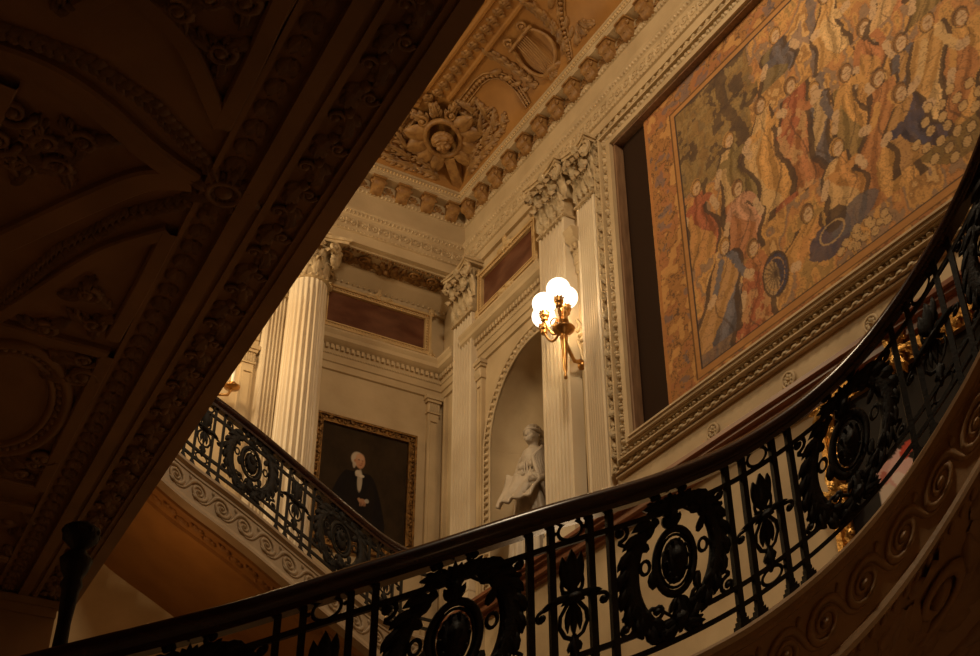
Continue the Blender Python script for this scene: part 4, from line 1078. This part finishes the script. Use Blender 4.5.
def running_scroll(M, u0, u1, step, v, r, d, rad=.014, w=.0):
    """running dog wave scroll"""
    for u in np.arange(u0, u1, step):
        tt = np.linspace(0, 1, 22); a = PI/2-d*tt*1.7*2*PI; rr = r*(1-.80*tt)
        sp = np.stack([u+rr*np.cos(a), v+rr*np.sin(a)], -1)
        p0 = np.array([u-d*step*.95, v-r*.95]); c1 = np.array([u-d*step*.35, v-r*.9]); c2 = np.array([u-d*step*.55, v+r*1.02]); p3 = sp[0]
        q = np.linspace(0, 1, 11)[:-1, None]; b = (1-q)**3*p0+3*q*(1-q)**2*c1+3*q*q*(1-q)*c2+q**3*p3
        P_ = np.vstack([b, sp]); R_ = np.concatenate([rad*np.linspace(.35, 1.1, 10), rad*(1.1-.6*tt)])
        M.tube(P_, R_, w, 1.2, 5)
        M.leaf(u-d*step*.25, v-r*.55, (-.5 if d > 0 else PI+.5), r*.8, r*.4, .03, d*.9, 4, w0=w)
        M.leaf(u-d*step*.42, v+r*.75, (PI*.5), r*.5, r*.35, .025, 0, 4, w0=w)
        M.dome(u, v, r*.24, r*.24, .035, w, 8, 3)
# near flight : handrail centre line
NEAR = [(-.63, 5.30, 2.54), (-.145, 5.279, 2.783), (.354, 5.242, 3.03), (.849, 5.175, 3.262), (1.34, 5.078, 3.459), (1.583, 5.019, 3.556), (1.824, 4.952, 3.662), (2.06, 4.87, 3.766), (2.295, 4.785, 3.868), (2.532, 4.707, 3.976),
        (2.773, 4.641, 4.09), (3.018, 4.59, 4.204), (3.265, 4.552, 4.315), (3.514, 4.525, 4.438), (3.763, 4.501, 4.576), (4.011, 4.474, 4.732), (4.258, 4.434, 4.915), (4.5, 4.371, 5.121), (4.73, 4.276, 5.358),
        (4.94, 4.14, 5.634), (5.114, 3.961, 5.935), (5.234, 3.743, 6.225), (5.283, 3.499, 6.50), (5.27, 3.25, 6.76), (5.20, 3.01, 7.0), (5.08, 2.80, 7.22), (4.9, 2.63, 7.42)]
cn = np.array(NEAR); dn = np.concatenate([[0], np.cumsum(np.linalg.norm(np.diff(cn[:, :2], axis=0), axis=1))]); s_at0 = dn[11]
near = Stair(NEAR, -s_at0, .93, 1)
uN0, uN1 = near.s[0]+.02, near.s[-1]-.02
balustrade(near, uN0, uN1, 1.118, .022, 'near curving balustrade, dark scrolled ironwork with mahogany handrail')
def stair_body(S, u0, u1, band, label, mstr, msof, width, step, r, d, n=120, carve=True, back=True, sgap=.0):
    P = S.map(np.array([[(u0+u1)/2, 0., 0.]]))[0]
    t = thing('staircase', label, 'staircase', tuple(P))
    b = band
    M = MB(S.map)
    pr = [(-.10, 0.0), (.05, 0.0), (.075, -.015), (.075, -.045), (.05, -.06), (.035, -.075), (.035, -.095), (.02, -.10), (.02, -b+.07), (.035, -b+.065), (.045, -b+.03), (.045, -b), (-.10, -b)]
    sweep(M, pr, u0, u1, n); M.build('stringer', mstr, t)
    M = MB(S.map); running_scroll(M, u0+.1, u1-.1, step, -.10-(b-.17)/2, r, d, .021, .022); M.build('scroll_frieze', mstr, t)
    if carve:    # leaning carved cove below the stringer
        def cov(v):
            p, nn = S.ev(v[:, 0]); tt_ = v[:, 1]; wo = -.42*tt_-.10*np.sin(np.clip(tt_, 0, 1)*PI)-v[:, 2]*-.45; vz = -b-.60*tt_**1.1-v[:, 2]*.8
            return np.stack([p[:, 0]+nn[:, 0]*wo, p[:, 1]+nn[:, 1]*wo, p[:, 2]-S.H+vz], -1)
        M = MB(cov); a = np.zeros((n, 9, 3)); a[:, :, 0] = np.linspace(u0, u1, n)[:, None]; a[:, :, 1] = np.linspace(0, 1, 9)[None]; M.grid(a); M.build('lower_cove', mstr, t)
        M = MB(cov)
        for i, u in enumerate(np.arange(u0+.2, u1-.2, .36)):
            sg = (-1)**i
            M.acanthus(u, .15, PI/2-.5*sg, .75, .42, .10, sg*.9, 5, seg=7); M.acanthus(u+.14, .45, -sg*.4, .38, .36, .09, sg*1.2, 4)
            M.scroll(u+.16, .30, .13, PI/2, sg, 1.5, .035, .04, 1.2, 20, tail=(u-.05, .85)); M.acanthus(u+.06, .85, PI-.4*sg, .34, .34, .08, .9, 4)
            M.leaf(u, .1, sg*.3, .24, .14, .09, sg, 6); M.dome(u+.16, .30, .05, .05, .09, .03)
        for u in np.arange(u0+.05, u1-.05, .07): M.dome(u, .03, .024, .03, .04)
        M.build('acanthus_carving', mstr, t)
    # soffit slab with border
    M = MB(S.under(-b+.01)); us = np.linspace(u0, u1, n)
    def wfun(p_, n_):
        return min(width, (6.76-p_[0])/-n_[0]) if n_[0] < -.01 else width
    pe, ne = S.ev(us); wd = np.array([wfun(pe[i], ne[i]) for i in range(n)])
    pr2 = [(-.0, 0), (.10, -.0), (.12, .03), (.16, .03), (.18, .0), (.42, .0), (.44, .03), (.50, .03), (.53, -.005), (width, -.005), (width, -.12), (0, -.12)]
    a = np.zeros((n, len(pr2), 3))
    for j, (x, y) in enumerate(pr2): a[:, j, 0] = us; a[:, j, 1] = wd if x == width else x; a[:, j, 2] = y
    M.grid(a, False, True, False); M.build('soffit', msof, t)
    M = MB(S.under(-b+.01))
    if carve:
        for i, u in enumerate(np.arange(u0+.2, u1-.2, .34)):
            sg = (-1)**i
            M.acanthus(u, .70, .2+sg*.9, .42, .30, .09, -sg*1.3, 4); M.acanthus(u+.1, .72, PI-.3, .30, .24, .08, sg*1.2, 3)
            M.scroll(u+.12, .70+sg*.1, .11, 0, sg, 1.4, .035, .03, 1, 16)
            M.leaf(u, .60, 1.9*sg, .2, .12, .07, sg, 5); M.acanthus(u+.17, .95, -sg*.8, .36, .28, .08, sg*1.1, 3); M.dome(u, .70, .05, .05, .08)
    for i, u in enumerate(np.arange(u0+.1, u1-.1, .15)):
        sg = (-1)**i; M.acanthus(u, .30, .0+sg*.5, .15, .13, .035, -sg*.8, 2); M.dome(u, .30+.05*sg, .02, .02, .03)
    M.build('soffit_carving', msof, t)
    # treads behind the curb
    M = MB()
    for u in np.arange(u0, u1-.28, .30):
        p, nn = S.ev(np.array([u, u+.30])); z = min(p[0, 2], p[1, 2])-S.H-.02
        a0 = p[0, :2]-nn[0]*.10; a1 = p[1, :2]-nn[1]*.10; b0 = p[0, :2]-nn[0]*(wfun(p[0], nn[0])-.02); b1 = p[1, :2]-nn[1]*(wfun(p[1], nn[1])-.02); zb = max(p[0, 2], p[1, 2])-S.H-b+.13
        if zb > z-.03: zb = z-.03
        v = [(*a0, zb), (*a1, zb), (*b1, zb), (*b0, zb), (*a0, z), (*a1, z), (*b1, z), (*b0, z)]
        M.add(v, [(0, 1, 2, 3), (4, 5, 6, 7), (0, 1, 5, 4), (1, 2, 6, 5), (2, 3, 7, 6), (3, 0, 4, 7)], False)
    M.build('steps', mstr, t)
    return t
stair_body(near, uN0, uN1, .50, 'near stone flight under the curving balustrade, scroll-carved stringer, brown', STAIRST, STAIRST, 2.5, .25, .105, -1)
FAR = [(1.9, 11.22, 8.90), (2.45, 11.2, 8.56), (2.97, 11.2, 8.245), (3.3, 11.2, 8.08), (3.63, 11.2, 7.905), (4.08, 11.2, 7.64), (4.44, 11.2, 7.43), (4.8, 11.2, 7.22), (5.09, 11.2, 7.065), (5.27, 11.2, 7.0), (5.5, 11.2, 6.96), (5.75, 11.2, 6.95)]
far = Stair(FAR, 0, .86, 1)
balustrade(far, .05, 3.8, 1.04, 1.13, 'far balustrade below the portrait, dark scrolled ironwork with mahogany handrail', .19, .09, .013)
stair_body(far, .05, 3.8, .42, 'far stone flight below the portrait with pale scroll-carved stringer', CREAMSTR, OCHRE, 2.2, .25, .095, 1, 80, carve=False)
# ------------------------------------------------------------------ dark carved soffit of the gallery overhead
Z0 = 6.0
def edge(y): return 1.79+.033*y
M = MB()
ys = np.linspace(-2.9, 12.0, 8); a = np.zeros((8, 4, 3))
for i, y in enumerate(ys): a[i] = [(-2.98, y, Z0), (edge(y), y, Z0), (edge(y), y, Z0+.35), (-2.98, y, Z0+.35)]
M.grid(a, False, True, False); M.add(a[0], [(0, 1, 2, 3)], False); M.add(a[-1], [(0, 1, 2, 3)], False)
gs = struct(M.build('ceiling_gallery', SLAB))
mapG = lambda v: np.stack([v[:, 0]+edge(v[:, 1])-2.0, v[:, 1], Z0-v[:, 2]], -1)     # x measured so that 2.0 is the edge
M = MB(mapG)
def runb(x0, x1, w0, w1): M.box(x0, x1, -2.5, 11.9, w0, w1)
runb(1.90, 2.0, 0, .05); runb(1.86, 1.90, 0, .03); runb(1.60, 1.64, 0, .05); runb(1.56, 1.60, 0, .03); runb(1.47, 1.56, 0, .06); runb(1.26, 1.29, 0, .04)
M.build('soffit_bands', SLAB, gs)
M = MB(mapG)
for i, y in enumerate(np.arange(2.5, 11.7, .21)):
    sg = (-1)**i
    M.acanthus(1.75, y, PI/2+sg*.5, .21, .17, .045, -sg*.9, 2); M.scroll(1.75+.05*sg, y+.06, .05, 0, sg, 1.2, .015, .02, 1, 12); M.dome(1.75, y, .03, .03, .05)
for y in np.arange(2.6, 11.7, .16): M.leaf(1.375, y, PI/2+.5, .13, .08, .04, -.7, 4); M.leaf(1.375, y, PI/2-.5, .12, .07, .04, .7, 4)
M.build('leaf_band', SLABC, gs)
RC = [0]
def rib(M, pts, wd, h):
    RC[0] += 1; h = h+.0013*(RC[0] % 11)
    p = np.array(pts, float); n = 24; d = np.concatenate([[0], np.cumsum(np.linalg.norm(np.diff(p, axis=0), axis=1))]); s_ = np.linspace(0, d[-1], n)
    c = np.stack([np.interp(s_, d, p[:, 0]), np.interp(s_, d, p[:, 1])], -1)
    for _ in range(8): c[1:-1] = (c[:-2]+2*c[1:-1]+c[2:])/4
    tt = np.gradient(c, axis=0); tt /= np.linalg.norm(tt, axis=1)[:, None]; nr = np.stack([-tt[:, 1], tt[:, 0]], -1); a = np.zeros((n, 6, 3))
    for j, (o_, w_) in enumerate(((-.5, 0), (-.5, h*.7), (-.4, h), (.4, h), (.5, h*.7), (.5, 0))): a[:, j, :2] = c+nr*o_*wd; a[:, j, 2] = w_
    M.grid(a, smooth=False)
def rope(M, pts, r=.03):
    p = np.array(pts, float); d = np.concatenate([[0], np.cumsum(np.linalg.norm(np.diff(p, axis=0), axis=1))])
    for i, s_ in enumerate(np.arange(0, d[-1], .055)):
        x, y = np.interp(s_, d, p[:, 0]), np.interp(s_, d, p[:, 1]); q = np.interp(min(s_+.05, d[-1]), d, p[:, 0])-np.interp(max(s_-.05, 0), d, p[:, 0]); q2 = np.interp(min(s_+.05, d[-1]), d, p[:, 1])-np.interp(max(s_-.05, 0), d, p[:, 1])
        a = math.atan2(q2, q)
        for sg in (-1, 1): M.leaf(x, y, a+sg*.6, .09, .05, .045, -sg*.4, 3)
def bay(yc, dirn=1, full=True):
    """one bay of strapwork radiating from a rosette at x=1.38"""
    R = MB(mapG); K = MB(mapG)
    f = lambda pts: [(x, yc+(y-5.27)) for x, y in pts]
    for pts in ([(.39, 6.34), (.7, 5.8), (1.0, 5.32), (1.2, 5.27)], [(-.3, 4.9), (.07, 4.83), (.35, 4.82), (.63, 4.94), (.96, 5.18), (1.2, 5.27)]): rib(R, f(pts), .16, .05)
    for pts in ([(.40, 7.3), (.54, 7.07), (.94, 6.08), (1.22, 5.75)], [(1.22, 5.75), (1.22, 6.4), (1.2, 7.0)], [(.3, 4.0), (.64, 4.16), (.88, 4.3), (1.21, 4.78)], [(1.21, 4.78), (1.21, 4.3), (1.19, 3.7)]): rib(R, f(pts), .10, .045)
    rib(R, f([(.2, 5.0), (.15, 5.6), (-.1, 6.2)]), .10, .045)
    rope(K, f([(-.2, 4.7), (.23, 4.68), (.51, 4.69), (.85, 4.82), (1.24, 5.12)])); rope(K, f([(.3, 7.4), (.51, 6.96), (.71, 6.27), (.97, 5.75), (1.32, 5.35)]))
    for k in range(8): a = k*PI/4; K.acanthus(1.38+.03*math.cos(a), yc+.03*math.sin(a), a, .22, .16, .06, .3, 2)
    K.dome(1.38, yc, .06, .06, .07); K.ring(1.38, yc, .09, .09, .02, .04)
    for x, y in f([(.45, 5.35), (.62, 5.25), (.4, 5.6), (.55, 5.5), (.95, 6.6), (1.05, 6.9), (.8, 7.1), (1.05, 4.3), (.9, 4.0)]):
        for q in range(3): K.acanthus(x, y, q*2.1+x*9, .2, .14, .05, .8, 2)
        K.scroll(x, y, .08, x*5, 1, 1.4, .022, .03, 1, 14)
    for x, y in f([(.25, 5.2), (.22, 5.45)]): K.scroll(x, y, .11, 0, 1, 1.5, .025, .03, 1, 18, tail=(x+.1, y+.2)); K.scroll(x+.1, y+.1, .08, 2, -1, 1.5, .02, .03, 1, 18)
    R.build('strapwork', SLAB, gs); K.build('strapwork_carving', SLABC, gs)
bay(5.27); bay(5.27-2.95)
# oval guilloche coffer
R = MB(mapG); K = MB(mapG)
R.ring(.72, 8.2, .42, .80, .045, 0, 1, 40, 8); R.ring(.72, 8.2, .32, .68, .03, 0, 1, 40, 6)
for k in range(44):
    a = k/44*2*PI; K.dome(.72+.37*math.cos(a), 8.2+.74*math.sin(a), .035, .035, .035, 0, 8, 2)
for sg in (-1, 1): K.scroll(.72+.42, 8.2+sg*.65, .1, 0, sg, 1.4, .03, .03)
for x0, y0, x1, y1 in ((-.2, 7.2, 1.22, 7.2), (1.22, 7.2, 1.22, 9.4), (1.22, 9.4, -.2, 9.4), (.1, 9.8, 1.25, 9.8), (.1, 10.9, 1.25, 10.9)): rib(R, [(x0, y0), (x1, y1)], .10, .045)
for k in range(22):
    K.acanthus(-.1+.32*(k % 5), 9.95+.24*(k//5), k*1.7, .22, .16, .05, .8, 2)
for x, y in ((1.1, 7.35), (1.05, 9.2), (1.1, 9.0), (.3, 7.3), (1.1, 7.6)): K.acanthus(x, y, 2.5, .25, .2, .05, .8, 3); K.scroll(x, y, .08, 0, 1, 1.4, .02, .03)
R.build('oval_coffer', SLAB, gs); K.build('coffer_carving', SLABC, gs)
# supporting wall at the far end of the gallery, with cap moulding
M = MB(); M.box(-2.95, 2.02, 11.7, 12.0, 0, Z0-.005); M.box(-2.95, 2.05, 11.62, 11.7, Z0-.12, Z0-.055); M.box(-2.95, 2.02, 11.66, 11.7, Z0-.2, Z0-.12)
struct(M.build('wall_gallery', SLAB))
# low cornice on the back wall beneath the far flight
M = MB(mapK); M.box(2.2, 6.8, 6.0, 6.06, 0, .10); M.box(2.2, 6.8, 5.94, 6.0, 0, .05); struct(M.build('trim_16', STONE))
# ------------------------------------------------------------------ dark lamp standard at lower left
px, py, pz = 1.01, 5.6, 2.0
ls = thing('lamp_standard', 'dark turned bronze standard with a cup top at the lower left', 'lamp post', (px, py, pz))
M = MB(); M.lathe([(0, pz), (.09, pz), (.09, pz+.08), (.06, pz+.12), (.045, pz+.3), (.06, pz+.5), (.035, pz+.7), (.03, pz+1.0), (.05, pz+1.2), (.06, pz+1.3), (.035, pz+1.42), (.03, pz+1.6), (.04, pz+1.75), (.05, pz+1.78), (.04, pz+1.81), (.06, pz+1.85), (.075, pz+1.90), (.05, pz+1.93), (.03, pz+1.95)], px, py, 18)
M.build('shaft', IRON, ls)
M = MB(); M.lathe([(.03, pz+1.95), (.05, pz+1.97), (.082, pz+2.0), (.084, pz+2.05), (.07, pz+2.06), (.035, pz+2.08), (0, pz+2.08)], px, py, 18)
for k in range(10): a = k*PI/5; ball3(M, (px+.08*math.cos(a), py+.08*math.sin(a), pz+2.03), .012, 1.3, 6, 4)
M.build('cup', IRON, ls)
